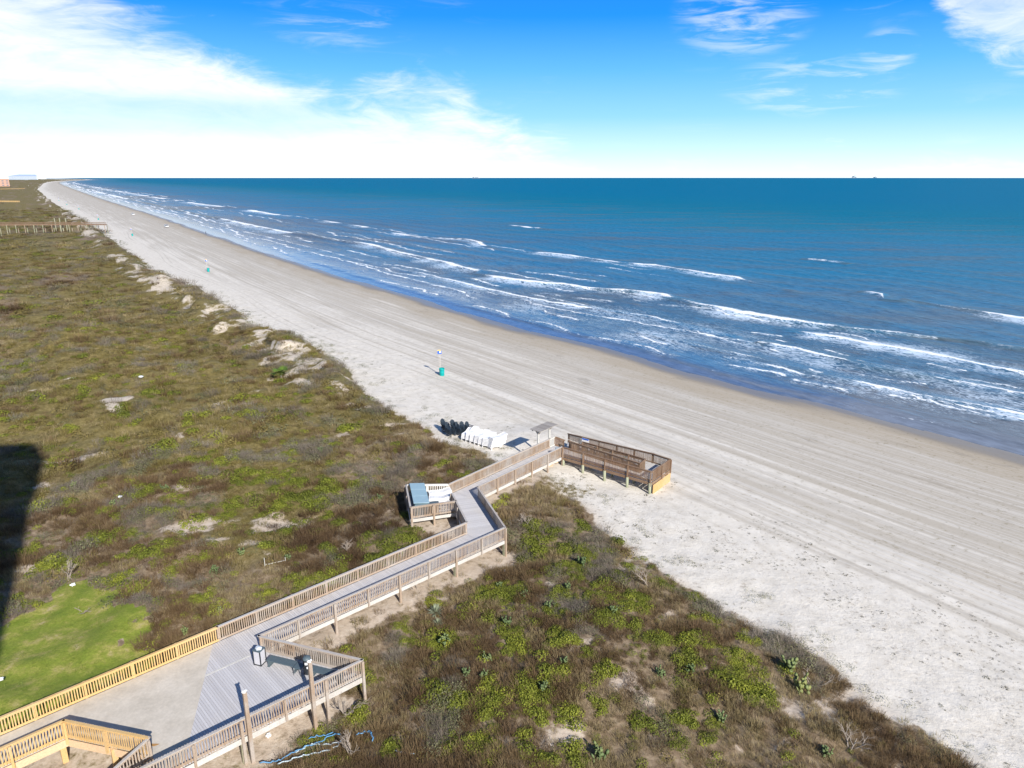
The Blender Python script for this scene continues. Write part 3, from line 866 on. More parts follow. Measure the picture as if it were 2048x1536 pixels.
st.build('stair_tread', M['wood'], BW)
for c in (Y1 + D1 * -.25 + perp(Y0, Y1, 1) * -.25, Y1.lerp(Y2, .55), Y1.lerp(Y2, .93)):
    pm = WB(); pm.beam((c.x, c.y, gz(c.x, c.y) - .3), (c.x, c.y, DZ - .06), .26, .26, up=D1); pm.build('pile', M['new'], BW)
# tall light posts standing on the outside of the deck
for pp in ((497, 1440), (627, 1378)):
    c = rl(*pp); d = (R1 - R0).normalized(); c = R0 + d * (c - R0).dot(d) + perp(R0, R1, 1) * .24
    pm = WB(); pm.beam((c.x, c.y, gz(c.x, c.y) - .3), (c.x, c.y, 5.28), .19, .19, up=d)
    lp = pm.build('light_pole', M['wood'], BW, bevel=.01)
    lm = WB()
    lm.box((c.x, c.y, 5.31), (.16, .16, .05))
    for k in (-1, 1):
        lm.beam(Vector((c.x, c.y, 5.33)), Vector((c.x, c.y, 5.40)) + d * (.06 * k), .03, .03)
        lm.beam(Vector((c.x, c.y, 5.40)) + d * (.05 * k), Vector((c.x, c.y, 5.34)) + d * (.13 * k), .06, .05)
    lm.build('floodlight', M['lightmetal'], lp)
# ---- side platform
PO = M['deck']
boards('deck_boards', [PSW, L3 + (L2 - L3) * .25, L3b, PNW], PSE - PSW, PO, BW)
PSE2 = isect(PSW, PSE, L2, L3)
railing(BW, PSW, PSE2, DZ, DZ, perp(PSW, PSE2, 1), 'wood', 'wood', 'wood', piles=1, n=2, last=False)
railing(BW, PNW, PSW, DZ, DZ, perp(PNW, PSW, 1), 'wood', 'cap', 'wood', last=False, piles=2)
railing(BW, PNW, L3b, DZ, DZ, perp(PNW, L3b, -1), 'white_rail', 'white_rail', 'white_rail', first=False, label='whitened railing at the back of the side platform', bal=.16)
jm = WB(); joist_run(PSW, PSE2, L3b, PNW, DZ); jm.build('joist', M['brown'], BW)
# ---- access ramp that doubles back beside the beach
def zr(p):
    q = Vector((p.x, p.y, 0)) - R5
    a, e = q.dot(rv), q.dot(pv)
    return (al_z0 + (al_z1 - al_z0) * min(max((a - al_a0) / (al_a1 - al_a0), 0), 1))
def ramp_deck(poly, a0, a1, z0, z1, ax=None):
    f = lambda p: z0 + (z1 - z0) * min(max(((Vector((p.x, p.y, 0)) - R5).dot(rv) - a0) / (a1 - a0), 0), 1)
    boards('ramp_boards', poly, rv, M['rampdeck'], BW, zf=f)
ZL = 2.3
ramp_deck([A_(.02, .02), A_(8.1, .02), A_(8.1, 1.25), A_(-.1, 1.78)], 0, 8.1, DZ - .004, ZL)
boards('ramp_boards', [A_(8.11, .02), A_(9.9, .02), A_(10.1, 3.9), A_(8.08, 4.3)], rv, M['rampdeck'], BW, zf=lambda p: ZL)
ramp_deck([A_(8.09, 2.55), A_(8.07, 4.3), A_(-.6, 5.2), A_(.2, 3.95)], -.6, 8.07, 1.95, ZL)
ramp_deck([A_(-.62, 5.2), A_(-2.7, 5.85), A_(-2.1, 4.6), A_(.18, 3.95)], -2.7, -.62, 1.68, 1.95)
kb = dict(mat='brown', cap='brown', post='brown', fascia='brown', bal=.125)
railing(BW, A_(.08, 0), A_(9.9, 0), DZ, ZL, -pv, over=.45, n=4, **kb)
railing(BW, A_(9.9, 0), A_(10.1, 3.9), ZL, ZL, rv, first=False, over=.4, n=2, **kb)
railing(BW, A_(8.07, 4.3), A_(10.1, 3.9), ZL, ZL, pv, first=False, n=1, **kb)
railing(BW, A_(-.6, 5.2), A_(8.07, 4.3), 1.95, ZL, pv, piles=2, n=4, **kb)
railing(BW, A_(-2.75, 5.85), A_(-.6, 5.2), 1.68, 1.95, pv, n=1, last=False, **kb)
railing(BW, A_(-.1, 1.8), A_(8.1, 1.27), DZ, ZL, pv, n=4, **kb)
railing(BW, A_(8.1, 1.27), A_(8.1, 2.53), ZL, ZL, -rv, first=False, last=False, n=1, **kb)
railing(BW, A_(.2, 3.93), A_(8.1, 2.53), 1.96, ZL, -pv, n=4, **kb)
ply = WB(); pa, pb = A_(10.06, .1), A_(10.24, 3.85)
ply.beam(Vector((pa.x, pa.y, 1.5)), Vector((pb.x, pb.y, 1.5)), .03, .95)
ply.build('skirt_board', M['ply'], BW)['label'] = 'orange plywood skirt under the ramp landing'
for al, pe in ((.2, .0), (2.52, -.08), (4.98, -.08), (7.44, -.08), (9.8, -.06), (9.9, 3.7), (2.6, 1.5), (5.1, 1.4), (7.5, 1.3), (5, 4.2), (2, 4.6), (.1, 1.6)):
    c = A_(al, pe); zt = (DZ + (ZL - DZ) * min(max(al / 8.1, 0), 1)) - .1
    pm = WB(); pm.tube([(c.x, c.y, gz(c.x, c.y) - .4), (c.x, c.y, min(zt, 2.3))], .14, 10); pm.build('pile', M['pile'], BW)
# stair from the end of the deck to the sand
sm2 = WB()
for i in range(7):
    p0, p1 = A_(-2.1, 2.24 + .29 * i), A_(-.55, 2.24 + .29 * i)
    sm2.beam(Vector((p0.x, p0.y, DZ - .155 * (i + 1))), Vector((p1.x, p1.y, DZ - .155 * (i + 1))), .27, .045)
sm2.build('stair_tread', M['palewood'], BW)
for al in (-2.15, -.5):
    railing(BW, A_(al, 2.12), A_(al, 4.2), DZ, DZ - 1.05, rv * (-1 if al < -1 else 1), mat='brown', cap='palewood' if al > -1 else 'brown', post='brown', fascia='brown', n=1)
# sign panel tied to the far ramp rail
c = A_(-.1, 5.1); sg = WB()
sg.beam(Vector((c.x, c.y, 2.62)) - rv * .42, Vector((c.x, c.y, 2.62)) + rv * .42, .03, .62); so_ = sg.build('notice_panel', M['white_plastic'], BW)
sg = WB(); c2 = c - pv * .02
sg.beam(Vector((c2.x, c2.y, 2.84)) - rv * .40, Vector((c2.x, c2.y, 2.84)) + rv * .40, .03, .16); sg.build('blue_band', M['blue'], so_)
so_['label'] = 'white notice panel with a blue band on the ramp rail'

# ---------------------------------------------------------------- arbour with a slatted roof beside the end of the deck
dA = (L4 - L3b).normalized(); oA = perp(L3b, L4, -1)
aL, aR = L4 - dA * 1.75 + oA * .22, L4 + dA * .15 + oA * .22
AR = empty('arbour', (aL.x, aL.y, gz(aL.x, aL.y)))
tag(AR, 'small arbour with a grey slatted roof at the beach end of the boardwalk', 'arbour')
for c in (aL, aR):
    pm = WB(); pm.beam((c.x, c.y, gz(c.x, c.y) - .3), (c.x, c.y, 5.0), .17, .17, up=dA); pm.build('post', M['palewood'], AR)
    pm = WB()
    for k in (-1, 1):
        pm.beam(Vector((c.x, c.y, 4.55)), Vector((c.x, c.y, 4.98)) + oA * (.42 * k), .07, .07)
    pm.build('brace', M['pilebrown'], AR)
rm = WB()
for k in (-.45, .45):
    rm.beam(Vector((aL.x, aL.y, 5.03)) + oA * k - dA * .45, Vector((aR.x, aR.y, 5.03)) + oA * k + dA * .45, .05, .14)
rm.build('beam', M['palewood'], AR)
rm = WB(); n = 26
for i in range(n + 1):
    c = aL - dA * .5 + (aR - aL + dA * 1.0) * (i / n)
    rm.beam(Vector((c.x, c.y, 5.14)) - oA * .68, Vector((c.x, c.y, 5.14)) + oA * .68, .092, .05)
rm.build('roof_slats', M['roof_slat'], AR)
# ---------------------------------------------------------------- furniture and bins on the deck
def at_deck(px, py): return at(px, py, DZ)
dR = (R1 - R2).normalized(); iR = Vector((dR.y, -dR.x, 0))           # along the short rail, towards the deck interior
if iR.dot(B1 - R2) < 0: iR = -iR
def on_rail(s, o): return R2 + dR * s + iR * o

def make_bench(c, label):
    t = empty('bench', (c.x, c.y, DZ), math.atan2(dR.y, dR.x))
    tag(t, label, 'bench', 'slate benches on the widened deck')
    m = MB(); m.box((0, 0, .43), (1.95, .50, .06)); m.build('seat', M['slate'], t, .012)
    for k in (-1, 1):
        m = MB(); m.box((k * .86, 0, .20), (.09, .44, .40)); m.box((k * .86, 0, .02), (.16, .5, .04)); m.build('leg', M['slate'], t, .008)
    m = MB(); m.box((0, 0, .36), (1.7, .06, .08)); m.build('stretcher', M['slate'], t)
    return t
make_bench(on_rail(2.25, .85), 'dark slate bench between the square bin and the round ash bin')
make_bench(on_rail(5.15, .85), 'dark slate bench between the round ash bin and the deck corner')
c = on_rail(3.45, 1.0)
t = empty('side_table', (c.x, c.y, DZ), math.atan2(dR.y, dR.x)); tag(t, 'small dark wire legged side table at the end of the bench', 'table')
m = MB(); m.box((0, 0, .50), (.52, .50, .04)); m.build('tabletop', M['slate'], t, .008)
for x in (-.2, .2):
    for y in (-.2, .2):
        m = MB(); m.tube([(x, y, .48), (x * 1.15, y * 1.15, .0)], .014, 6); m.build('leg', M['metal'], t)
m = MB(); m.tube([(-.2, -.2, .25), (.2, .2, .25)], .01, 6); m.tube([(-.2, .2, .25), (.2, -.2, .25)], .01, 6); m.build('brace', M['metal'], t)
# square litter bin
c = on_rail(.72, .95)
t = empty('litter_bin', (c.x, c.y, DZ), math.atan2(dR.y, dR.x)); tag(t, 'square litter bin with pale panels, dark frame and a bag bulging from the top', 'litter bin')
m = MB(); m.box((0, 0, .50), (.46, .46, .88)); m.build('panel', M['binpanel'], t)
m = MB()
for x in (-1, 1):
    for y in (-1, 1): m.box((x * .235, y * .235, .47), (.05, .05, .94))
m.box((0, 0, .04), (.50, .50, .06)); m.build('frame', M['dark'], t)
m = MB(); m.box((0, 0, .965), (.53, .53, .06)); m.build('lid', M['slate'], t, .015)
m = MB(); bmv = bmesh.new(); bmesh.ops.create_icosphere(bmv, subdivisions=3, radius=.17)
for v in bmv.verts: v.co *= 1 + .35 * (math.sin(v.co.x * 31 + 1) * math.sin(v.co.y * 27) * math.cos(v.co.z * 23))
vs = [(v.co.x * 1.3, v.co.y * 1.0, v.co.z * .6 + 1.03) for v in bmv.verts]; fs = [tuple(q.index for q in f.verts) for f in bmv.faces]; bmv.free()
m.add(vs, fs, True); m.build('bin_bag', M['bag'], t)
# round ash bin
c = on_rail(3.85, .78)
t = empty('ash_bin', (c.x, c.y, DZ)); tag(t, 'tall round black bin with two white stickers between the benches', 'bin')
m = MB(); m.lathe([(0, 0), (.23, 0), (.23, .03), (.215, .05), (.215, .86), (.235, .88), (.235, .94), (.0, .94)], n=28); m.build('body', M['dark'], t)
m = MB(); m.lathe([(.236, .94), (.22, 1.02), (.12, 1.09), (0, 1.11)], n=28); m.lathe([(0, 1.10), (.03, 1.10), (.03, 1.15), (0, 1.15)], n=12); m.build('lid', M['slate'], t)
def patch(a0, a1, z0, z1, r):
    m = MB(); n = 8
    for i in range(n):
        p, q = a0 + (a1 - a0) * i / n, a0 + (a1 - a0) * (i + 1) / n
        m.add([(r * math.cos(p), r * math.sin(p), z0), (r * math.cos(q), r * math.sin(q), z0), (r * math.cos(q), r * math.sin(q), z1), (r * math.cos(p), r * math.sin(p), z1)], [(0, 1, 2, 3)], True)
    return m
ac = math.atan2(-c.y, -c.x)
patch(ac - .65, ac + .5, .66, .82, .219).build('sticker', M['white_plastic'], t)
patch(ac - .2, ac + .7, .40, .54, .219).build('sticker', M['white_plastic'], t)
# pale bin and mat near the end of the deck
c = R5 - dA * .2 + oA * .35
t = empty('round_bin', (c.x, c.y, DZ)); tag(t, 'round blue grey bin at the beach end of the deck', 'bin')
m = MB(); m.lathe([(0, 0), (.24, 0), (.29, .8), (.31, .82), (.31, .86), (.27, .86), (.24, .3), (0, .3)], n=24); m.build('body', M['greybin'], t)
c = L4.lerp(R5, .55) - dA * .3
m = MB(); m.box((0, 0, .012), (.95, .6, .02)); o = m.build('door_mat', M['dark'], None, .006); o.location = (c.x, c.y, DZ + .003); o.rotation_euler[2] = math.atan2(dA.y, dA.x)
tag(o, 'black rubber mat on the deck beside the round bin', 'mat')

# ---------------------------------------------------------------- side platform: locker and white furniture
dP = (PNW - PSW).normalized(); eP = (PSE - PSW).normalized(); eP = (eP - dP * eP.dot(dP)).normalized()
wl_ = (PNW - PSW).length
c = PSW + dP * (wl_ / 2 + .0) + eP * .95
t = empty('storage_locker', (c.x, c.y, DZ), math.atan2(dP.y, dP.x)); tag(t, 'long blue grey storage locker with three lids on the side platform', 'locker')
LL = wl_ - .5
m = MB(); m.box((0, 0, .55), (LL, 1.15, 1.1)); m.build('body', M['bluebox_dark'], t, .02)
for i in range(3):
    x = (i - 1) * LL / 3
    m = MB(); W = LL / 3 - .02
    vs = []
    for z in (0, .07):
        vs += [(x - W / 2, -.66, 1.115 + z), (x + W / 2, -.66, 1.115 + z), (x + W / 2, .66, 1.215 + z), (x - W / 2, .66, 1.215 + z)]
    m.add(vs, [(3, 2, 1, 0), (4, 5, 6, 7), (0, 1, 5, 4), (1, 2, 6, 5), (2, 3, 7, 6), (3, 0, 4, 7)])
    lid = m.build('lid', M['bluebox'], t, .015)
    m = MB(); m.box((x, -.68, 1.13), (.16, .03, .05)); m.build('handle', M['metal'], lid)

def lounger_mesh():
    m = MB(); n = 16
    W = .66
    xs = np.linspace(0, 1.95, n); prof = [(.30 + (.11 if x > 1.25 else 0) * (x - 1.25) / .7 * 1.6 + .02 * math.sin(x * 5)) for x in xs]
    for i in range(n - 1):
        a, b = xs[i] + .008, xs[i + 1] - .008
        w = W * (1 if i < n - 3 else .92)
        m.add([(a, -w / 2, prof[i]), (b, -w / 2, prof[i + 1]), (b, w / 2, prof[i + 1]), (a, w / 2, prof[i]), (a, -w / 2, prof[i] + .035), (b, -w / 2, prof[i + 1] + .035), (b, w / 2, prof[i + 1] + .035), (a, w / 2, prof[i] + .035)],
              [(3, 2, 1, 0), (4, 5, 6, 7), (0, 1, 5, 4), (1, 2, 6, 5), (2, 3, 7, 6), (3, 0, 4, 7)])
    for y in (-1, 1):
        for i in range(n - 1): m.beam((xs[i], y * .34, prof[i] + .01), (xs[i + 1], y * .34, prof[i + 1] + .01), .05, .09)
        for x in (.12, 1.25): m.beam((x, y * .335, .30), (x - .05, y * .36, 0), .09, .05)
        m.beam((1.25, y * .335, .3), (1.5, y * .34, .0), .07, .05)
    m.beam((.02, -.36, .31), (.02, .36, .31), .06, .09); m.beam((1.95, -.33, prof[-1]), (1.95, .33, prof[-1]), .05, .08)
    return m
LOUNGER = lounger_mesh().build('sun_lounger', M['white_plastic'], None)
used = [False]
def place_lounger(x, y, z, rz, label, group, rx=0.0):
    o = LOUNGER if not used[0] else LOUNGER.copy()
    if used[0]: COL.objects.link(o)
    used[0] = True
    o.location = (x, y, z); o.rotation_euler = (rx, 0, rz)
    tag(o, label, 'lounger', group); return o
# on the platform: two low stacks and a few things around them
pc = lambda e, d: PSW + eP * e + dP * d
ang = math.atan2(eP.y, eP.x)
for k in range(3):
    q = pc(1.75, 2.5); place_lounger(q.x + .03 * k, q.y, DZ + .13 * k, ang - .1, ['bottom white lounger of the low stack beside the locker', 'middle white lounger of the low stack beside the locker', 'top white lounger of the low stack beside the locker'][k], 'white loungers on the side platform')
for k in range(3):
    q = pc(1.95, 3.45); place_lounger(q.x - .03 * k, q.y, DZ + .13 * k, ang + .06, ['bottom white lounger of the stack against the whitened rail', 'middle white lounger of the stack against the whitened rail', 'top white lounger of the stack against the whitened rail'][k], 'white loungers on the side platform')
q = pc(2.05, .95)
t = empty('wooden_box', (q.x, q.y, DZ), ang); tag(t, 'grey topped wooden box in front of the white loungers on the side platform', 'box')
m = MB(); m.box((0, 0, .36), (.78, .62, .72)); m.build('body', M['wood'], t)
m = MB(); m.box((0, 0, .74), (.86, .70, .05)); m.build('lid', M['slate'], t, .01)
q = pc(3.0, 1.35)
t = empty('plastic_table', (q.x, q.y, DZ), ang); tag(t, 'low white plastic table beside the wooden box', 'table')
m = MB(); m.box((0, 0, .46), (.9, .6, .04)); m.build('tabletop', M['white_plastic'], t, .01)
for x in (-.38, .38):
    for y in (-.24, .24): m = MB(); m.box((x, y, .22), (.05, .05, .44)); m.build('leg', M['white_plastic'], t)

# ---------------------------------------------------------------- loungers and dark chairs stacked on the sand
sA, sB = ath(931, 876), ath(985, 893)
dS = Vector((sB.x - sA.x, sB.y - sA.y, 0)).normalized()
face = math.atan2(.93, .36)
STN = ['stack beside the dark chairs', 'second stack from the dark chairs', 'third stack from the dark chairs', 'fourth, middle stack of the row', 'third stack from the arbour', 'second stack from the arbour', 'stack nearest the arbour']
nst = 7; hts = [4, 6, 5, 6, 5, 6, 8]
for i in range(nst):
    px, py = 928 + (978 - 928) * i / (nst - 1), 882 + (899 - 882) * i / (nst - 1)
    b = ath(px, py); rz = math.radians(62) + random.uniform(-.12, .12)
    if i == nst - 1: rz = math.radians(36)
    for k in range(hts[i]):
        pos = 'topmost' if k == hts[i] - 1 else ('bottom' if k == 0 else 'stacked')
        lab = f'{pos} white lounger in the {STN[i]}'
        place_lounger(b.x + .045 * k * math.cos(rz), b.y + .045 * k * math.sin(rz), b.z + .135 * k, rz + random.uniform(-.05, .05), lab, 'white loungers stacked on the sand')

def darkchair_mesh():
    m = MB()
    # seat
    for i in range(6):
        x = -.28 + i * .095; m.box((x + .04, 0, .36 - .02 * (5 - i) * .9), (.08, .52, .025))
    # fan back of slats with a rounded top
    for i in range(7):
        y = (i - 3) * .085; h = .78 - .09 * ((i - 3) / 3.0) ** 2 * 1.8
        m.beam((-.27, y, .27), (-.27 - h * .32, y * 1.12, .27 + h), .075, .022, up=(1, 0, 0))
    m.beam((-.36, -.33, .62), (-.36, .33, .62), .03, .07)
    for y in (-1, 1):
        m.beam((-.42, y * .34, .56), (.34, y * .36, .56), .13, .03)
        m.beam((.25, y * .33, 0), (.25, y * .34, .55), .1, .035); m.beam((-.40, y * .31, 0), (.28, y * .31, .36), .04, .12)
    return m
DCH = darkchair_mesh().build('beach_chair', M['navy'], None)
first = True
DN = ['far left stack of dark chairs', 'second stack of dark chairs from the left', 'tallest stack of dark chairs', 'stack of dark chairs right of the tallest', 'stack of dark chairs next to the white loungers', 'last low stack of dark chairs behind the white loungers']
for i, (px, py, n) in enumerate([(893, 864, 4), (902, 872, 4), (913, 869, 5), (922, 870, 4), (930, 867, 3), (940, 864, 2)]):
    b = ath(px, py); rz = math.radians(-35) + random.uniform(-.25, .25)
    for k in range(n):
        o = DCH if first else DCH.copy()
        if not first: COL.objects.link(o)
        first = False
        o.location = (b.x - .05 * k, b.y + .03 * k, b.z + .16 * k); o.rotation_euler = (0, 0, rz + random.uniform(-.12, .12))
        tag(o, f"{'topmost' if k == n - 1 else ('bottom' if k == 0 else 'stacked')} chair of the {DN[i]}", 'chair', 'dark slatted chairs stacked on the sand')

# ---------------------------------------------------------------- barrels and marker posts along the beach
def make_barrel(p, label):
    t = empty('litter_barrel', p, random.uniform(0, 6)); tag(t, label, 'barrel', 'turquoise litter barrels along the beach')
    m = MB(); m.lathe([(0, 0), (.36, 0), (.375, .04), (.37, .42), (.39, .46), (.39, .50), (.375, .54), (.385, 1.06), (.41, 1.09), (.41, 1.14), (.36, 1.14), (.34, .9), (0, .9)], n=22); m.build('drum', M['teal'], t)
    m = MB(); m.lathe([(.33, 1.12), (.40, 1.17), (.425, 1.08), (.43, .96), (.42, .95)], n=22); m.build('liner', M['teal'], t)
    return t
def make_marker(p, label):
    t = empty('marker_post', p, math.atan2(-p.y, -p.x)); tag(t, label, 'marker post', 'marker posts along the beach')
    m = MB(); m.beam((0, .08, -.3), (0, .08, 3.75), .085, .085); m.beam((0, -.10, -.3), (0, -.10, 3.4), .05, .05); m.build('post', M['cap'], t)
    m = MB(); m.box((.09, 0, 3.52), (.03, .62, .46)); s = m.build('sign_panel', M['blue'], t)
    m = MB(); m.box((.108, .1, 3.56), (.008, .28, .22)); m.build('white_square', M['white_plastic'], s)
    m = MB(); m.box((.09, -.05, 3.83), (.03, .5, .14)); m.build('top_sign', M['yellow'], t)
    return t
PL = [((884, 751), 'nearest turquoise litter barrel on the open sand', 'nearest marker post with a blue sign behind the nearest barrel'),
      ((417, 543.5), 'turquoise barrel left of the beach middle, second nearest', 'second nearest marker post on the sand'),
      ((265, 472), 'turquoise barrel just right of the far boardwalk end', 'marker post just right of the far boardwalk end'),
      ((197, 440), 'turquoise barrel just beyond the far boardwalk', 'marker post just beyond the far boardwalk'),
      ((158, 419), 'tiny barrel second beyond the far boardwalk', 'tiny marker post second beyond the far boardwalk'),
      ((134, 410), 'tiny barrel third beyond the far boardwalk', 'tiny marker post third beyond the far boardwalk'),
      ((118, 402), 'farthest tiny barrel on the beach', 'farthest tiny marker post on the beach')]
for (px, la, lb) in PL:
    p = ath(*px); make_barrel(p, la)
    d = Vector((p.x, p.y, 0)).normalized(); q = p + d * .55 + Vector((-d.y, d.x, 0)) * .28; q.z = gz(q.x, q.y); make_marker(q, lb)

# ---------------------------------------------------------------- cars, person
def make_car(p, rz, label, suv=True):
    t = empty('parked_car', p, rz); tag(t, label, 'car', 'white cars parked by the water')
    L, W = 4.7, 1.86
    def loft(secs):
        m = MB(); n = len(secs[0])
        vs = [q for s in secs for q in s]; fs = []
        for i in range(len(secs) - 1):
            for k in range(n): fs.append((i * n + k, (i + 1) * n + k, (i + 1) * n + (k + 1) % n, i * n + (k + 1) % n))
        fs += [tuple(range(n)), tuple(range((len(secs) - 1) * n, len(secs) * n))[::-1]]
        m.add(vs, fs, False); return m
    def sec(x, w, z0, z1): return [(x, -w / 2, z0), (x, w / 2, z0), (x, w / 2 + .02, (z0 + z1) / 2), (x, w / 2 - .06, z1), (x, -w / 2 + .06, z1), (x, -w / 2 - .02, (z0 + z1) / 2)]
    loft([sec(-2.35, 1.6, .42, .92), sec(-2.2, 1.78, .32, 1.02), sec(-.9, W, .30, 1.06), sec(.9, W, .30, 1.04), sec(2.0, 1.8, .32, .94), sec(2.32, 1.5, .42, .78)]).build('body', M['car_white'], t, .05)
    loft([sec(-2.15, 1.5, 1.0, 1.08), sec(-1.95, 1.42, 1.0, 1.60), sec(.25, 1.42, 1.0, 1.64), sec(1.15, 1.55, 1.0, 1.06)]).build('window_band', M['glass'], t)
    loft([sec(-1.98, 1.36, 1.58, 1.66), sec(-.6, 1.42, 1.62, 1.73), sec(.3, 1.36, 1.62, 1.68)]).build('roof', M['car_white'], t, .03)
    for x in (-1.45, 1.42):
        for y in (-1, 1):
            m = MB(); m.tube([(x, y * .72, .35), (x, y * .93, .35)], .35, 18); wh = m.build('wheel', M['tyre'], t)
            m = MB(); m.tube([(x, y * .90, .35), (x, y * .945, .35)], .2, 12); m.build('hub', M['metal'], wh)
    for y in (-.62, .62):
        m = MB(); m.box((2.22, y, .72), (.12, .34, .14)); m.build('headlight', M['lightmetal'], t)
    return t
bd = math.atan2(EU[1], EU[0])
make_car(ath(333, 454.5), bd + PI + .1, 'white car parked near the water, nearer of the two')
make_car(ath(266, 430), bd + .15, 'white car parked near the water, farther of the two')
make_car(ath(57, 371.5), bd, 'tiny white car far up the beach near the bend')

def person(p, rz):
    me = bpy.data.meshes.new('person'); bm = bmesh.new(); lay = bm.verts.layers.skin.verify()
    J = {}
    def v(n, co, r):
        J[n] = bm.verts.new(co); J[n][lay].radius = (r, r)
    v('pel', (0, 0, .95), .155); v('waist', (0, 0, 1.10), .135); v('chest', (0, .0, 1.32), .165); v('neck', (0, .01, 1.49), .06); v('head', (0, .03, 1.60), .095); v('crown', (0, .02, 1.73), .07)
    E = [('pel', 'waist'), ('waist', 'chest'), ('chest', 'neck'), ('neck', 'head'), ('head', 'crown')]
    for s, k in ((-1, 'l'), (1, 'r')):
        v('hip' + k, (s * .10, 0, .88), .10); v('kn' + k, (s * .12, .04 * s, .48), .068); v('an' + k, (s * .12, -.02 + .10 * s * -1, .09), .045); v('to' + k, (s * .13, .13 - .10 * s, .035), .04)
        v('sh' + k, (s * .19, 0, 1.40), .07); v('el' + k, (s * .25, -.03, 1.12), .048); v('wr' + k, (s * .25, .08, .90), .034); v('ha' + k, (s * .25, .11, .80), .04)
        E += [('pel', 'hip' + k), ('hip' + k, 'kn' + k), ('kn' + k, 'an' + k), ('an' + k, 'to' + k), ('chest', 'sh' + k), ('sh' + k, 'el' + k), ('el' + k, 'wr' + k), ('wr' + k, 'ha' + k)]
    for a, b in E: bm.edges.new((J[a], J[b]))
    J['pel'][lay].use_root = True
    bm.to_mesh(me); bm.free()
    me.materials.append(M['cloth'])
    o = bpy.data.objects.new('person', me); COL.objects.link(o)
    o.modifiers.new('skin', 'SKIN'); s = o.modifiers.new('sub', 'SUBSURF'); s.levels = s.render_levels = 2
    o.location = p; o.rotation_euler[2] = rz
    m = MB(); m.lathe([(0, 1.44), (.06, 1.47), (.085, 1.56), (.09, 1.63), (.07, 1.71), (0, 1.75)], (0, .03, .02), 14); m.build('face', M['skin'], o)
    m = MB(); m.lathe([(.098, 1.63), (.10, 1.70), (.075, 1.77), (0, 1.80)], (0, .015, .015), 14); m.build('hair', M['dark'], o)
    return o
tag(person(ath(412, 469), 2.4), 'person in dark clothes standing at the edge of the water', 'person')

# ---------------------------------------------------------------- the boardwalk of the next property, far along the dune
FZ = 6.2
fa, fb = at(-40, 450, FZ), at(211, 449, FZ)
fa = Vector((fa.x, fa.y, 0)); fb = Vector((fb.x, fb.y, 0))
FB = empty('far_boardwalk', (fb.x, fb.y, gz(fb.x, fb.y))); tag(FB, 'long brown boardwalk on piles crossing the dune in the distance', 'boardwalk')
bend = fa.lerp(fb, .62) + (fb - fa).normalized().cross(ZV) * -3.0
path = [fa, bend, fb]
dm, rm2 = WB(), WB()
for a, b in zip(path, path[1:]):
    d = (b - a).normalized(); o_ = perp(a, b, 1); L = (b - a).length
    dm.beam(a + ZV * (FZ - .15), b + ZV * (FZ - .15), 2.4, .3)
    for k in (-1, 1):
        for h in (.1, 1.05): rm2.beam(a + o_ * 1.2 * k + ZV * (FZ + h), b + o_ * 1.2 * k + ZV * (FZ + h), .14, .1)
        n = int(L / .5)
        for i in range(n):
            c = a + d * (i * L / n) + o_ * 1.2 * k; rm2.beam(c + ZV * FZ, c + ZV * (FZ + 1.05), .1, .1)
dm.build('deck', M['brown'], FB); rm2.build('railing', M['brown'], FB)
for a, b in zip(path, path[1:]):
    o_ = perp(a, b, 1); n = max(2, int((b - a).length / 4.2))
    for i in range(n + 1):
        for k in (-1, 1):
            c = a.lerp(b, i / n) + o_ * 1.1 * k
            m = WB(); m.beam((c.x, c.y, gz(c.x, c.y) - .5), (c.x, c.y, FZ - .1), .24, .24); m.build('pile', M['pile'] if (i + k) % 3 else M['pilebrown'], FB)
for px in (113, 123, 135):
    p = at(px, 462, 1.8); m = WB(); m.beam((p.x, p.y, gz(p.x, p.y) - .5), (p.x, p.y, FZ + 2.6), .32, .32); m.build('tall_pole', M['pile'], FB)
m = WB()
for k in range(9):
    c = fb + (fb - fa).normalized() * (.2 + .32 * k); m.beam(Vector((c.x, c.y, FZ - .2 - .42 * k)) - perp(fa, fb, 1) * 1.1, Vector((c.x, c.y, FZ - .2 - .42 * k)) + perp(fa, fb, 1) * 1.1, .3, .06)
m.build('stair_tread', M['pilebrown'], FB)
# two more, yellow pine, further off
for (a, b, lab) in (((-60, 403, 3.4), (38, 404, 3.4), 'nearer of two distant yellow pine boardwalks on the dune'), ((-60, 380, 4.5), (49, 377.5, 4.5), 'farther of two distant yellow pine boardwalks on the dune')):
    p, q = at(*a), at(*b); t = empty('distant_boardwalk', (q.x, q.y, gz(q.x, q.y))); tag(t, lab, 'boardwalk', 'distant yellow boardwalks')
    m = WB(); m.beam(p, q, 2.4, .3); m.build('deck', M['new'], t)
    m = WB(); o_ = perp(Vector((p.x, p.y, 0)), Vector((q.x, q.y, 0)), 1); n = int((q - p).length / 3)
    for k in (-1, 1):
        m.beam(p + o_ * 1.2 * k + ZV * 1.1, q + o_ * 1.2 * k + ZV * 1.1, .2, .3)
        m.beam(p + o_ * 1.2 * k + ZV * .6, q + o_ * 1.2 * k + ZV * .6, .1, .3)
        for i in range(n): c = p.lerp(q, i / n) + o_ * 1.2 * k; m.beam(c, c + ZV * 1.2, .15, .15)
    m.build('railing', M['new'], t)
    for i in range(0, 12):
        c = p.lerp(q, (i + .5) / 12); g = gz(c.x, c.y)
        m = WB(); m.beam((c.x, c.y, g - .5), (c.x, c.y, c.z), .3, .3); m.build('pile', M['pilebrown'], t)

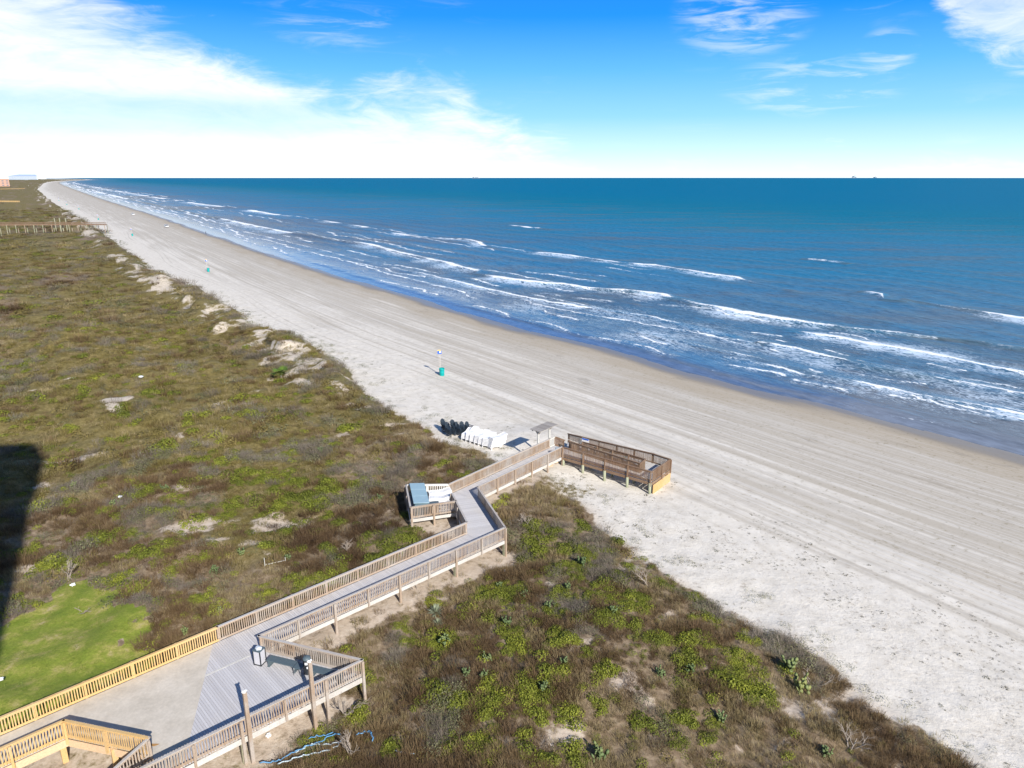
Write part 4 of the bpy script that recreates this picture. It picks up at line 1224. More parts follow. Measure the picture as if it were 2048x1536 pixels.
# ---------------------------------------------------------------- far buildings and vessels
p = at(-6, 373, 3.0)
d = Vector((p.x, p.y, 0)).normalized(); sc = p.length / F
t = empty('terracotta_house', p, math.atan2(d.y, d.x) - PI / 2); tag(t, 'terracotta coloured building at the left edge near the horizon', 'building')
W, H = 34 * sc, 11 * sc
m = MB(); m.box((0, 20, H / 2), (W, 40, H)); m.build('wall', M['terracotta'], t)
m = MB(); m.box((0, 20, H + .6), (W + 1.2, 41, 1.2)); m.build('parapet', M['terracotta'], t)
for i in range(6):
    for k in range(3):
        m = MB(); m.box((-W / 2 + W * (i + .5) / 6, -.05, H * (k + .55) / 3.3), (W / 13, .2, H / 8)); m.build('window', M['winband'], t)
def far_block(px0, px1, py0, dist, name, label, mat, floors, stepped=False):
    h0 = .5
    a = math.atan2(((px0 + px1) / 2 - 1024) / F, math.cos(PITCH) + (768 - 355) / F * math.sin(PITCH))
    s = dist / F * 1.0; x, y = dist * math.sin(a), dist * math.cos(a)
    zb = gz(x, y) - 1
    W = (px1 - px0) * s * .93; top = HC + (355 - py0) * s * .96; H = top - zb
    t = empty(name, (x, y, zb), -a); tag(t, label, 'building')
    m = MB()
    m.prism([(-W / 2, 0), (W / 2, 0), (W / 2, W * .3), (-W / 2, W * .3)], 0, H * .72)
    m.build('wall', M[mat], t)
    m = MB()
    m.add([(-W / 2, 0, H * .72), (W / 2, 0, H * .72), (W / 2, W * .3, H * .72), (-W / 2, W * .3, H * .72), (-W * .12, W * .15, H), (W * .44, W * .15, H)], [(0, 1, 5, 4), (2, 3, 4, 5), (1, 2, 5), (3, 0, 4), (3, 2, 1, 0)])
    m.build('roof', M['hotel_roof'], t)
    for k in range(floors):
        m = MB(); m.box((0, -.3, H * .72 * (k + .5) / floors), (W * .94, .6, H * .72 / floors * .4)); m.build('window_row', M['winband'], t)
    return t
far_block(24, 67, 350.2, 9500, 'far_hotel', 'pale hotel block with a grey blue roof on the horizon', 'hotel', 4)
def vessel(px, py, L, Hh, dist, label, rig=False):
    a = math.atan2((px - 1024) / F, math.cos(PITCH) + (768 - 355) / F * math.sin(PITCH))
    t = empty('drilling_rig' if rig else 'ship', (dist * math.sin(a), dist * math.cos(a), 0), -a); tag(t, label, 'rig' if rig else 'ship', 'far vessels on the horizon' if rig else None)
    if rig:
        m = MB(); m.box((0, 0, Hh * .45), (L, L * .6, Hh * .12)); m.build('platform', M['ship'], t)
        for x in (-1, 1):
            for y in (-1, 1): m = MB(); m.tube([(x * L * .4, y * L * .22, -5), (x * L * .36, y * L * .2, Hh * .45)], L * .035, 6); m.build('leg', M['ship'], t)
        m = MB()
        for x in (-1, 1):
            for y in (-1, 1): m.beam((x * L * .12 + L * .15, y * L * .1, Hh * .5), (L * .15, 0, Hh), L * .03, L * .03)
        m.build('derrick', M['ship'], t)
        m = MB(); m.box((-L * .2, 0, Hh * .6), (L * .4, L * .3, Hh * .2)); m.build('cabin', M['ship'], t)
    else:
        m = MB(); m.add([(-L / 2, -12, 0), (L / 2, -12, 0), (L / 2 + 14, 0, Hh * .5), (L / 2, 12, 0), (-L / 2, 12, 0), (-L / 2, -14, Hh * .45), (L / 2, -14, Hh * .5), (L / 2, 14, Hh * .5), (-L / 2, 14, Hh * .45)],
                        [(0, 1, 6, 5), (1, 2, 6), (3, 2, 1), (3, 7, 2), (4, 8, 7, 3), (0, 5, 8, 4), (5, 6, 7, 8), (6, 2, 7), (0, 4, 3, 1)]); m.build('hull', M['ship'], t)
        m = MB(); m.box((-L * .36, 0, Hh * .72), (L * .14, 20, Hh * .56)); m.build('bridge', M['ship'], t)
        m = MB(); m.box((L * .05, 0, Hh * .58), (L * .5, 22, Hh * .22)); m.build('cargo', M['ship'], t)
    return t
vessel(952, 357, 200, 46, 19000, 'far cargo ship on the horizon left of centre')
vessel(1708, 354, 90, 80, 17000, 'left of two far drilling rigs on the right horizon', True)
vessel(1750, 354, 70, 60, 17000, 'right of two far drilling rigs on the right horizon', True)

# ---------------------------------------------------------------- the tower whose shadow falls on the dune, behind the camera
TB = empty('apartment_tower', (-34, -26, 0)); tag(TB, 'pale stucco apartment tower standing behind the viewpoint', 'building')
TX0, TX1, TY0, TY1, TH = -70.0, -5.6, -46.0, -6.6, 58.6
m = WB(); m.prism([(TX0, TY0), (TX1, TY0), (TX1, TY1 - 4.6), (TX1 - 4.0, TY1), (TX0, TY1)], -1, TH); m.build('wall', M['stucco'], TB)
m = WB(); m.box(((TX0 + TX1) / 2 - 8, (TY0 + TY1) / 2, TH + 1.2), (18, 12, 2.4)); m.build('lift_housing', M['stucco'], TB)
for fl in range(19):
    z = 3.2 * fl + 2.0
    m = WB(); m.box(((TX0 + TX1) / 2 - 3, TY1 + .03, z), (TX1 - TX0 - 12, .1, 1.7)); m.build('window_row', M['winband'], TB)
    m = WB(); m.box((TX1 + .03, (TY0 + TY1) / 2 - 3, z), (.1, TY1 - TY0 - 14, 1.7)); m.build('window_row', M['winband'], TB)

# ---------------------------------------------------------------- hoses lying in the scrub, litter
def hose(px, label, mat, r=.04):
    pts = []
    P0 = [ath(*q) for q in px]
    for i in range(len(P0) - 1):
        for k in range(6):
            q = P0[i].lerp(P0[i + 1], k / 6); q.z = gz(q.x, q.y) + .22 + .05 * math.sin(i * 2 + k); q.x += .05 * math.sin(k * 1.7 + i); pts.append(q)
    m = WB(); m.tube(pts, r, 7); o = m.build('hose', M[mat], None); tag(o, label, 'hose', 'hoses in the scrub'); return o
hose([(520, 1533), (545, 1530), (560, 1526), (590, 1511), (612, 1500), (640, 1490), (664, 1477), (682, 1473)], 'blue hose curving up through the scrub, leftmost of the hoses', 'hose_blue', .032)
hose([(556, 1535), (585, 1524), (612, 1516), (640, 1512), (668, 1504), (686, 1487)], 'whitish hose running below the blue one', 'hose_white', .036)
hose([(592, 1512), (612, 1499), (626, 1494), (645, 1497), (668, 1494), (690, 1484)], 'pale hose crossing the middle of the tangle', 'hose_white', .028)
hose([(712, 1477), (728, 1470), (740, 1469), (744, 1476), (747, 1491)], 'blue hose bent into a hook at the right end of the tangle', 'hose_blue', .036)
hose([(618, 1484), (632, 1478), (650, 1477), (672, 1471)], 'short blue hose at the top of the tangle', 'hose_blue', .026)
hose([(790, 1508), (802, 1511), (812, 1514), (835, 1516)], 'short pale hose off to the right of the tangle', 'hose_white', .024)
LT = [((282, 757), 'white plastic bag lying on the green dune'), ((241, 999), 'white scrap of litter beside the brown scrub left of centre'), ((2, 1367), 'white scrap of litter on the lawn at the left edge'),
      ((146, 1172), 'white scrap of litter by the bare bleached branch'), ((537, 1474), 'pale block of litter on the sand below the deck'), ((1010, 1145), 'tiny scrap of litter near the corner post')]
for i, (px, lab) in enumerate(LT):
    p = ath(*px); bmv = bmesh.new(); bmesh.ops.create_icosphere(bmv, subdivisions=2, radius=.16 if i else .3)
    for v in bmv.verts: v.co *= 1 + .5 * math.sin(v.co.x * 37 + i) * math.cos(v.co.y * 29)
    me = bpy.data.meshes.new('litter'); bmv.to_mesh(me); bmv.free(); me.materials.append(M['paper'])
    o = bpy.data.objects.new('litter', me); COL.objects.link(o); o.location = p + ZV * (.12 if i > 2 else .3); o.scale = (1, 1, .5); tag(o, lab, 'litter')
# loose driftwood boards below the end of the deck
for i, (px, lab) in enumerate([((1092, 934), 'pale driftwood board under the end of the deck'), ((1072, 942), 'second loose board under the deck rail'), ((1104, 930), 'short loose board by the green pile')]):
    p = ath(*px); m = MB(); m.box((0, 0, .1), (1.3 - .3 * i, .25, .08), .5 * i + .3); m.box((.2, .15, .18), (.9, .2, .06), 1.2 - .4 * i); o = m.build('loose_board', M['fascia_new'], None); o.location = p; tag(o, lab, 'board', 'loose boards below the deck')
# ---------------------------------------------------------------- vegetation
rng = np.random.default_rng(11)
def mesh_only(name, m, mat):
    me = bpy.data.meshes.new(name); me.from_pydata(m.v, [], m.f); me.polygons.foreach_set('use_smooth', m.sm); me.materials.append(mat)
    return bpy.data.objects.new(name, me)      # lives only in a kit collection, not in the scene

def blades(n, r, h, w, lean=.5, curl=.25, hvar=.5, seed=0, branch=0):
    R = random.Random(seed); m = MB()
    for _ in range(n):
        a = R.uniform(0, 2 * PI); q = r * math.sqrt(R.random()) * .62
        b = Vector((q * math.cos(a), q * math.sin(a), -.04))
        a2 = a + R.uniform(-1.2, 1.2); hh = h * (1 - hvar * R.random()) * (1.08 - .5 * (q / r))
        l = lean * R.uniform(.2, 1) * (.5 + q / r)
        tip = b + Vector((math.cos(a2) * l * hh * 1.3, math.sin(a2) * l * hh * 1.3, hh))
        mid = b.lerp(tip, .55) + Vector((0, 0, curl * hh * .3))
        s = Vector((-math.sin(a2 + R.uniform(-.8, .8)), math.cos(a2), 0)).normalized() * w * R.uniform(.6, 1.2)
        m.add([b - s * .5, b + s * .5, mid + s * .4, mid - s * .4, tip], [(0, 1, 2, 3), (3, 2, 4)])
        for _k in range(branch):
            t0 = mid.lerp(tip, R.uniform(-.6, .7)); d = Vector((R.uniform(-1, 1), R.uniform(-1, 1), R.uniform(.0, .9))) * hh * .32
            m.add([t0 - s * .35, t0 + s * .35, t0 + d], [(0, 1, 2)])
    return m
def leaves(n, r, h, size, seed=0, dome=True, asp=.7):
    R = random.Random(seed); m = MB()
    for _ in range(n):
        a = R.uniform(0, 2 * PI); q = math.sqrt(R.random()); z = h * math.sqrt(max(0, 1 - q * q)) if dome else h * R.random()
        z *= R.uniform(.55, 1.05)
        c = Vector((r * q * math.cos(a), r * q * math.sin(a), z))
        nrm = Vector((math.cos(a) * q * .8 + R.uniform(-.7, .7), math.sin(a) * q * .8 + R.uniform(-.7, .7), R.uniform(.35, 1.1))).normalized()
        t1 = nrm.orthogonal().normalized(); t1.rotate(Matrix.Rotation(R.uniform(0, 6.3), 3, nrm)); t2 = nrm.cross(t1)
        s = size * R.uniform(.6, 1.25)
        m.add([c - t1 * s, c - t2 * s * asp + nrm * s * .15, c + t1 * s, c + t2 * s * asp + nrm * s * .15], [(0, 1, 2, 3)])
    return m
def kit(name, objs):
    c = bpy.data.collections.new(name)
    for o in objs: c.objects.link(o)
    return c

def scatter(name, coll, pts, rot, scl, idx, label=None):
    me = bpy.data.meshes.new(name); n = len(pts)
    me.vertices.add(n); me.vertices.foreach_set('co', np.ascontiguousarray(pts, np.float32).ravel())
    for nm, tp, key, arr in (('rot', 'FLOAT_VECTOR', 'vector', rot), ('scl', 'FLOAT_VECTOR', 'vector', scl), ('idx', 'INT', 'value', idx)):
        a = me.attributes.new(nm, tp, 'POINT'); a.data.foreach_set(key, np.ascontiguousarray(arr, np.int32 if tp == 'INT' else np.float32).ravel())
    o = bpy.data.objects.new(name, me); COL.objects.link(o)
    g = bpy.data.node_groups.new(name, 'GeometryNodeTree')
    g.interface.new_socket('Geometry', in_out='INPUT', socket_type='NodeSocketGeometry')
    g.interface.new_socket('Geometry', in_out='OUTPUT', socket_type='NodeSocketGeometry')
    N = g.nodes; Lk = g.links
    gi, go = N.new('NodeGroupInput'), N.new('NodeGroupOutput')
    ip = N.new('GeometryNodeInstanceOnPoints'); ci = N.new('GeometryNodeCollectionInfo')
    ci.inputs['Collection'].default_value = coll; ci.inputs['Separate Children'].default_value = True; ci.inputs['Reset Children'].default_value = True
    def na(nm, tp):
        a = N.new('GeometryNodeInputNamedAttribute'); a.data_type = tp; a.inputs[0].default_value = nm; return a.outputs[0]
    e2r = N.new('FunctionNodeEulerToRotation'); Lk.new(na('rot', 'FLOAT_VECTOR'), e2r.inputs[0])
    Lk.new(gi.outputs[0], ip.inputs['Points']); Lk.new(ci.outputs[0], ip.inputs['Instance']); ip.inputs['Pick Instance'].default_value = True
    Lk.new(na('idx', 'INT'), ip.inputs['Instance Index']); Lk.new(e2r.outputs[0], ip.inputs['Rotation']); Lk.new(na('scl', 'FLOAT_VECTOR'), ip.inputs['Scale'])
    Lk.new(ip.outputs[0], go.inputs[0])
    md = o.modifiers.new('scatter', 'NODES'); md.node_group = g
    tag(o, label, kind='stuff')
    return o

K_SCRUB = kit('scrub_kit', [mesh_only('scrub_a', blades(70, .55, .46, .016, .75, .3, .5, 1, 2), M['brush']), mesh_only('scrub_b', blades(60, .45, .40, .018, .9, .2, .5, 2, 2), M['brush']), mesh_only('scrub_c', blades(80, .6, .36, .015, 1.0, .1, .6, 3, 2), M['brush']),
                            mesh_only('scrub_c2', blades(170, .85, .60, .016, .9, .25, .6, 6, 2), M['brush']), mesh_only('scrub_d', blades(60, .42, .44, .013, .7, .3, .5, 4), M['straw']), mesh_only('scrub_e', blades(60, .5, .40, .013, .9, .3, .5, 5), M['straw'])])
K_GRASS = kit('grass_kit', [mesh_only('grass_a', blades(70, .5, .38, .014, .8, .3, .5, 11), M['olive']), mesh_only('grass_b', blades(70, .6, .34, .015, .9, .2, .5, 12), M['olive']), mesh_only('grass_c', leaves(80, .5, .22, .045, 13), M['olive']), mesh_only('grass_d', blades(60, .5, .36, .014, .9, .3, .5, 14), M['straw'])])
K_LIME = kit('lime_kit', [mesh_only('lime_a', leaves(120, .42, .30, .05, 21), M['lime']), mesh_only('lime_b', leaves(100, .36, .24, .045, 22), M['lime']), mesh_only('lime_c', leaves(110, .5, .2, .045, 23), M['lime'])])
K_GREY = kit('grey_kit', [mesh_only('grey_a', blades(70, .6, .62, .011, .9, .1, .5, 31, 3), M['greytwig']), mesh_only('grey_b', blades(60, .5, .5, .011, 1.0, .1, .5, 32, 3), M['greytwig']), mesh_only('grey_c', leaves(90, .5, .36, .035, 33), M['greyleaf']), mesh_only('grey_d', leaves(80, .6, .24, .035, 34), M['greyleaf'])])
K_WRACK = kit('wrack_kit', [mesh_only('wrack_a', blades(16, .16, .05, .022, 2.5, .1, .5, 41), M['wrack']), mesh_only('wrack_b', blades(12, .10, .06, .025, 2.5, .1, .5, 42), M['wrack']), mesh_only('wrack_c', leaves(14, .16, .04, .03, 43), M['wrack'])])
K_LAWN = kit('lawn_kit', [mesh_only('lawn_a', blades(50, .30, .10, .010, .8, .2, .5, 51), M['lawnblade']), mesh_only('lawn_b', blades(50, .34, .08, .010, .9, .2, .5, 52), M['lawnblade'])])

def frustum(x, y, z, mx=330):
    zz = z - HC; fw = y * math.cos(PITCH) - zz * math.sin(PITCH); up = y * math.sin(PITCH) + zz * math.cos(PITCH)
    px = 1024 + F * x / fw; py = 768 - F * up / fw
    return (fw > 1) & (px > -mx) & (px < 2048 + mx) & (py < 1536 + mx)
def sample(d0, d1, dens, s0=-3, s1=1e9):
    """points of the dune between two distances from the camera"""
    A = (2 * d1) * (d1 - 0) * 1.0
    n = int(dens * 1.6 * d1 * (d1 - max(10, d0 * .55)) * 1.15)
    x = rng.uniform(-d1 * .9, d1 * .7, n); y = rng.uniform(max(10, d0 * .55), d1, n)
    n_eff = n * (1.5 * d1 * (d1 - max(10, d0 * .55))) / (1.5 * d1 * d1)
    d = np.hypot(x, y); k = (d >= d0) & (d < d1) & (y > 0)
    x, y = x[k], y[k]
    u, v = to_uv(x, y); s = edge(u) - v
    k = (s > s0) & (s < s1)
    x, y = x[k], y[k]
    k = frustum(x, y, 1.5); x, y = x[k], y[k]
    return x, y
E_ = {k: [[], [], [], []] for k in ('scrub', 'grass', 'lime', 'grey', 'lawn', 'wrack')}
def put(kind, x, y, sc, idx, flat=1.0, lift=0.0):
    n = len(x)
    if n == 0: return
    z = height(x, y) + lift
    P = np.stack([x, y, z], -1)
    R = np.stack([rng.uniform(-.12, .12, n), rng.uniform(-.12, .12, n), rng.uniform(0, 6.28, n)], -1)
    S = np.stack([sc, sc, sc * flat * rng.uniform(.75, 1.2, n)], -1)
    for a, b in zip(E_[kind], (P, R, S, idx)): a.append(b)

for d0, d1, dens, scl, flat in ((16, 50, 9.5, .80, 1.0), (50, 80, 4.4, 1.1, 1.0), (80, 150, 1.5, 1.6, .9), (150, 330, .30, 3.1, .55), (330, 800, .045, 6.5, .34)):
    x, y = sample(d0, d1, dens)
    bm_ = bare_mask(x, y); su = (lambda u, v: edge(u) - v)(*to_uv(x, y)); keep = (rng.random(len(x)) > bm_ * np.where((su > 1.5) & ~footprint(x, y, 1.2), .93, 1.25) - .02) & ~footprint(x, y, .15)
    lawn = lawn_mask(x, y) > .5
    keep &= ~lawn
    x, y = x[keep], y[keep]
    u, v = to_uv(x, y); s = edge(u) - v; n = len(x)
    g = green_mask(x, y)
    nearedge = np.exp(-((s - 1.5) / 2.5) ** 2)
    lime = fbm(x / 1.5, y / 1.5, 91, 3) + (fbm(x / 10, y / 10, 93, 2) - .5) * .5
    limecut = np.where(u > 62, .648, .628) + .03 * sst(56, 70, u) + .09 * g * (u > 75) + .12 * nearedge + .06 * sst(110, 160, u) + .1 * sst(160, 240, u)
    il = ((lime > limecut) & (rng.random(n) < .75)) | ((rng.random(n) < .035) & (nearedge < .3))
    grey = fbm(x / 3.5, y / 3.5, 95, 3) + nearedge * .17 * (.5 + sst(60, 110, u)) + .015
    ig = (~il) & (grey > .66)
    igr = (~il) & (~ig) & (rng.random(n) < np.clip(g * .95 - .1 * (u < 60), .10, .82))
    isc = ~(il | ig | igr)
    dark = fbm(x / 5.0, y / 5.0, 97, 3)
    size = scl * rng.uniform(.55, 1.35, n) * (.45 + 1.2 * fbm(x / 2.6, y / 2.6, 99, 3))
    put('lime', x[il], y[il], size[il] * 1.02, rng.integers(0, 3, il.sum()), flat)
    # lime mats want to be dense: a second point beside each
    for _ in range(1 if d1 <= 150 else 0):
        jx = x[il] + rng.normal(0, .3, il.sum()); jy = y[il] + rng.normal(0, .3, il.sum())
        ok = (rng.random(il.sum()) < .6) & ~footprint(jx, jy, .1); put('lime', jx[ok], jy[ok], size[il][ok] * .85, rng.integers(0, 3, ok.sum()), flat)
    put('grey', x[ig], y[ig], size[ig] * 1.05, np.where(rng.random(ig.sum()) < .5, rng.integers(0, 2, ig.sum()), rng.integers(2, 4, ig.sum())), flat)
    put('grass', x[igr], y[igr], size[igr], rng.choice([0, 1, 2, 3], igr.sum(), p=[.33, .25, .16, .26]), flat)
    st_p = np.clip((.52 - dark[isc]) * 4.5 + .36, .06, .85)
    put('scrub', x[isc], y[isc], size[isc], np.where(rng.random(isc.sum()) < st_p, rng.integers(4, 6, isc.sum()), np.where(rng.random(isc.sum()) < .20 * sst(.44, .60, dark[isc]), 3, rng.integers(0, 3, isc.sum()))), flat)
# vines creeping out over the sand at the dune foot
x, y = sample(30, 200, 1.2, -4.5, 1.0)
u, v = to_uv(x, y); s = edge(u) - v
k = (fbm(x / 2.2, y / 2.2, 101, 3) + .11 * np.exp(-(s / 1.2) ** 2) > .60) & ~footprint(x, y, .2)
put('grey', x[k], y[k], rng.uniform(.5, 1.0, k.sum()), rng.integers(2, 4, k.sum()), .8)
p = ath(1125, 978); kx = p.x + rng.normal(0, 1.3, 130); ky = p.y + rng.normal(0, 1.0, 130)
put('grass', kx, ky, rng.uniform(.4, .8, 130), rng.choice([0, 1, 3], 130))
# lawn
x, y = sample(28, 70, 14.0); k = (lawn_mask(x, y) > .5) & ~footprint(x, y, .05) & (fbm(x / .9, y / .9, 103, 3) < .62); x, y = x[k], y[k]
put('lawn', x, y, rng.uniform(.7, 1.3, len(x)), rng.integers(0, 2, len(x)))
# wrack and specks on the soft sand
x, y = sample(26, 75, 13.0, -16, -.4); u, v = to_uv(x, y); de = v - edge(u)
f = fbm(x / 3.0, y / 3.0, 105, 4) + .15 * sst(40, 15, u) - .1 * sst(8, 15, de)
f2 = np.abs(fbm(u / 7, v / 3, 107, 3) - .5)
k = (((f > .565) & (rng.random(len(x)) < .5)) | ((f2 < .018) & (f > .44)))
put('wrack', x[k], y[k], rng.uniform(.3, 1.0, k.sum()) * rng.choice([.7, 1, 1.7], k.sum(), p=[.5, .4, .1]), rng.integers(0, 3, k.sum()), 1.0, .01)
x, y = sample(70, 240, .5, -14, -.5); f = fbm(x / 5.0, y / 5.0, 109, 4); f2 = np.abs(fbm(x / 6, y / 6, 111, 3) - .5)
k = (f > .60) & (f2 < .05); put('wrack', x[k], y[k], rng.uniform(.8, 1.8, k.sum()), rng.integers(0, 3, k.sum()), 1.0, .01)

for kind, name, coll, lab in (('scrub', 'dune_scrub', K_SCRUB, 'brown dry scrub covering the dunes'), ('grass', 'dune_grass', K_GRASS, 'olive grass covering the dunes'),
                              ('lime', 'ground_cover', K_LIME, 'lime green ground cover in patches on the dune'), ('grey', 'grey_brush', K_GREY, 'grey brush along the dune foot'),
                              ('lawn', 'lawn_grass', K_LAWN, 'short green lawn beside the boardwalk'), ('wrack', 'beach_wrack', K_WRACK, 'dark seaweed scraps on the pale sand')):
    P, R, S, I = (np.concatenate(a) for a in E_[kind])
    scatter(name, coll, P, R, S, I, lab)
    print(name, len(P))

# ---------------------------------------------------------------- single plants
def cactus_meshes():
    out = []
    for sd in range(3):
        R = random.Random(60 + sd); m = MB()
        def pad(c, up, nrm, a, b):
            t_ = up.cross(nrm).normalized(); vs = []; fs = []; n = 10
            rings = [(0, .0), (.55, .9), (1, .0)]
            vs.append(c + nrm * .028)
            for k in range(n):
                q = 2 * PI * k / n; vs.append(c + up * (a * math.sin(q)) + t_ * (b * math.cos(q)) * (1 + .15 * math.sin(q)))
            vs.append(c - nrm * .028)
            for k in range(n): fs += [(0, 1 + k, 1 + (k + 1) % n), (n + 1, 1 + (k + 1) % n, 1 + k)]
            m.add(vs, fs, True)
        for _ in range(9):
            b = Vector((R.gauss(0, .19), R.gauss(0, .19), .1)); up = Vector((R.uniform(-.5, .5), R.uniform(-.5, .5), 1)).normalized(); nr = up.orthogonal(); nr.rotate(Matrix.Rotation(R.uniform(0, 6), 3, up))
            pad(b, up, nr, .15, .10); tp = b + up * .15
            for _k in range(R.choice([1, 2, 2, 3])):
                u2 = (up + Vector((R.uniform(-.8, .8), R.uniform(-.8, .8), R.uniform(-.1, .5)))).normalized(); n2 = u2.orthogonal(); n2.rotate(Matrix.Rotation(R.uniform(0, 6), 3, u2))
                pad(tp + u2 * .12, u2, n2, .14, .095)
                if R.random() < .4: pad(tp + u2 * .34, u2, n2, .12, .08)
        out.append(m)
    return out
CM = cactus_meshes(); CO = [None] * 3
CP = [((1580, 1345), 1.7, 'tall prickly pear at the dune edge above the sand at right'), ((1600, 1380), 1.5, 'prickly pear spilling down the dune edge just below the tallest one'), ((1165, 1130), 1.2, 'prickly pear beside the wide lime bush near the corner post'),
      ((1010, 1250), 1.1, 'prickly pear at the right side of the lime bush below the boardwalk'), ((890, 1290), 1.2, 'prickly pear clump in the middle of the brown scrub below the boardwalk'), ((930, 1350), .9, 'small prickly pear in dark scrub right of the widened deck'),
      ((970, 1355), .9, 'small prickly pear with yellow pads just right of another small one'), ((975, 1320), .8, 'small prickly pear uphill of the pair right of the widened deck'), ((1090, 1380), 1.0, 'prickly pear on the straw coloured patch of the hump'),
      ((1135, 1180), 1.0, 'prickly pear by the small lime tuft under the dune crest'), ((1100, 1215), .9, 'yellowish prickly pear on the slope between boardwalk and sand'), ((1195, 1520), 1.4, 'large prickly pear at the bottom edge of the view'),
      ((1440, 1440), 1.0, 'prickly pear among lime tufts low in the right hand scrub'), ((1380, 1345), .9, 'prickly pear behind a lime tuft in the right hand scrub'), ((1650, 1510), 1.0, 'yellow green prickly pear near the bottom right of the scrub'),
      ((1130, 1330), .9, 'prickly pear on the bare crest of the hump'), ((1320, 1350), .8, 'pale prickly pear left of the dune edge scrub'), ((1000, 1175), .8, 'prickly pear in the scrub just off the walkway rail'),
      ((480, 1110), 1.0, 'prickly pear left of the pale stick frame'), ((430, 1145), 1.0, 'yellowish prickly pear beside the lime mat behind the walkway'), ((575, 1120), .9, 'prickly pear right of the white stick frame'),
      ((150, 975), 1.1, 'prickly pear beside the bare sand right of the tower shadow'), ((330, 980), 1.0, 'prickly pear in the left dune between lime patches'), ((440, 1225), .8, 'grey green prickly pear close behind the railing'),
      ((370, 1270), 1.0, 'prickly pear between the lawn and the yellow railing end'), ((230, 1010), 1.0, 'prickly pear near the white litter in the left dune'), ((760, 1000), 1.0, 'prickly pear left of the side platform'), ((640, 905), 1.1, 'prickly pear far up the left dune below the bare scarp'),
      ((1050, 1195), .9, 'prickly pear halfway between the corner post and the hump'), ((1225, 1225), .9, 'prickly pear on the seaward slope near the dune foot')]
for i, (px, s, lab) in enumerate(CP):
    k = i % 3
    if CO[k] is None: o = CO[k] = CM[k].build('prickly_pear', M['cactus'], None)
    else: o = CO[k].copy(); COL.objects.link(o)
    o.location = ath(*px); o.rotation_euler = (0, 0, i * 1.3); o.scale = (s * .85,) * 3; tag(o, lab, 'cactus', 'prickly pears on the dune')
# yuccas
def yucca(p, r, n, mat, label, name, cat, seed, trunk=0.0):
    R = random.Random(seed); m = MB()
    for _ in range(n):
        a = R.uniform(0, 2 * PI); e = R.uniform(.05, 1.35); d = Vector((math.cos(a) * math.cos(e), math.sin(a) * math.cos(e), math.sin(e)))
        s = Vector((-math.sin(a), math.cos(a), 0)) * .026 * (r / .6); b = Vector((0, 0, trunk + .05)); L = r * R.uniform(.75, 1.1)
        m.add([b - s, b + s, b + d * L * .6 + s * .8, b + d * L * .6 - s * .8, b + d * L + Vector((0, 0, -.06 * L))], [(0, 1, 2, 3), (3, 2, 4)])
    t = empty(name, p); tag(t, label, cat); m.build('leaf_crown', M[mat], t)
    m = MB(); m.tube([(0, 0, -.1), (.01, 0, trunk * .5), (0, 0, trunk + .08)], [.09, .07, .06], 8); m.build('stem', M['dryredwood'], t)
yucca(ath(871, 1228), .75, 90, 'yuccaleaf', 'spiky grey green yucca in the scrub right of the walkway', 'yucca', 'yucca', 1)
yucca(ath(876, 1250), .5, 60, 'yuccaleaf', 'smaller yucca just below the spiky one', 'yucca', 'yucca', 2)
def palm(p, label):
    R = random.Random(5); t = empty('palm', p); tag(t, label, 'palm')
    for q in range(9):
        a = q * 2 * PI / 9 + R.uniform(-.2, .2); e = R.uniform(.4, 1.1); m = MB()
        d = Vector((math.cos(a) * math.cos(e), math.sin(a) * math.cos(e), math.sin(e))); c = Vector((0, 0, .4)) + d * .9
        m.tube([(0, 0, .3), c], .02, 5); s = d.cross(ZV).normalized(); u_ = s.cross(d)
        for k in range(17):
            f = -1.35 + 2.7 * k / 16; dd = (d * math.cos(f) + s * math.sin(f) + u_ * -.15).normalized(); w = d.cross(dd) if abs(f) > .01 else s
            w = u_.cross(dd).normalized() * .035
            m.add([c - w * .5, c + w * .5, c + dd * .5 + w, c + dd * .5 - w, c + dd * .85 - u_ * .1], [(0, 1, 2, 3), (3, 2, 4)])
        m.build('frond', M['palmleaf'], t)
    m = MB(); m.tube([(0, 0, -.2), (0, 0, .45)], [.16, .12], 9); m.build('trunk', M['dryredwood'], t)
palm(ath(563, 757), 'small green fan palm in the hollow behind the bare scarp')
# bleached bare branches
def bare_bush(p, h, seed, label, up=.7, name='bare_bush', mat='twig'):
    R = random.Random(seed); m = MB()
    def grow(b, d, L, r, lev):
        q = b + d * L * .5 + Vector((R.gauss(0, .05), R.gauss(0, .05), 0)) * L; e = b + d * L
        m.tube([b, q, e], [r, r * .8, r * .5], 5, False)
        if lev:
            for _ in range(R.choice([2, 3, 3])):
                n = (d + Vector((R.uniform(-.9, .9), R.uniform(-.9, .9), R.uniform(-.3, .5)))).normalized(); grow(b.lerp(e, R.uniform(.35, 1)), n, L * R.uniform(.5, .75), r * .55, lev - 1)
    for _ in range(4):
        a = R.uniform(0, 6.28); grow(Vector((R.gauss(0, .1), R.gauss(0, .1), -.05)), Vector((math.cos(a) * (1 - up), math.sin(a) * (1 - up), up)).normalized(), h * R.uniform(.45, .65), .02 * h + .008, 3)
    o = m.build(name, M[mat], None); o.location = p; tag(o, label, 'bare bush', 'bleached bare bushes'); return o
bare_bush(ath(136, 1160), 1.7, 1, 'bleached bare branch standing at the edge of the lawn')
bare_bush(ath(167, 1222), .9, 2, 'thin pale stick lying on the lawn side of the bleached branch', .3)
bare_bush(ath(1700, 1495), 1.35, 3, 'grey bare bush with spreading limbs near the bottom right', .55)
bare_bush(ath(695, 1108), 1.3, 4, 'thin bare upright stem in the scrub behind the walkway', .95)
bare_bush(ath(700, 1425), 1.6, 5, 'dry bare bush under the corner of the widened deck', .6)
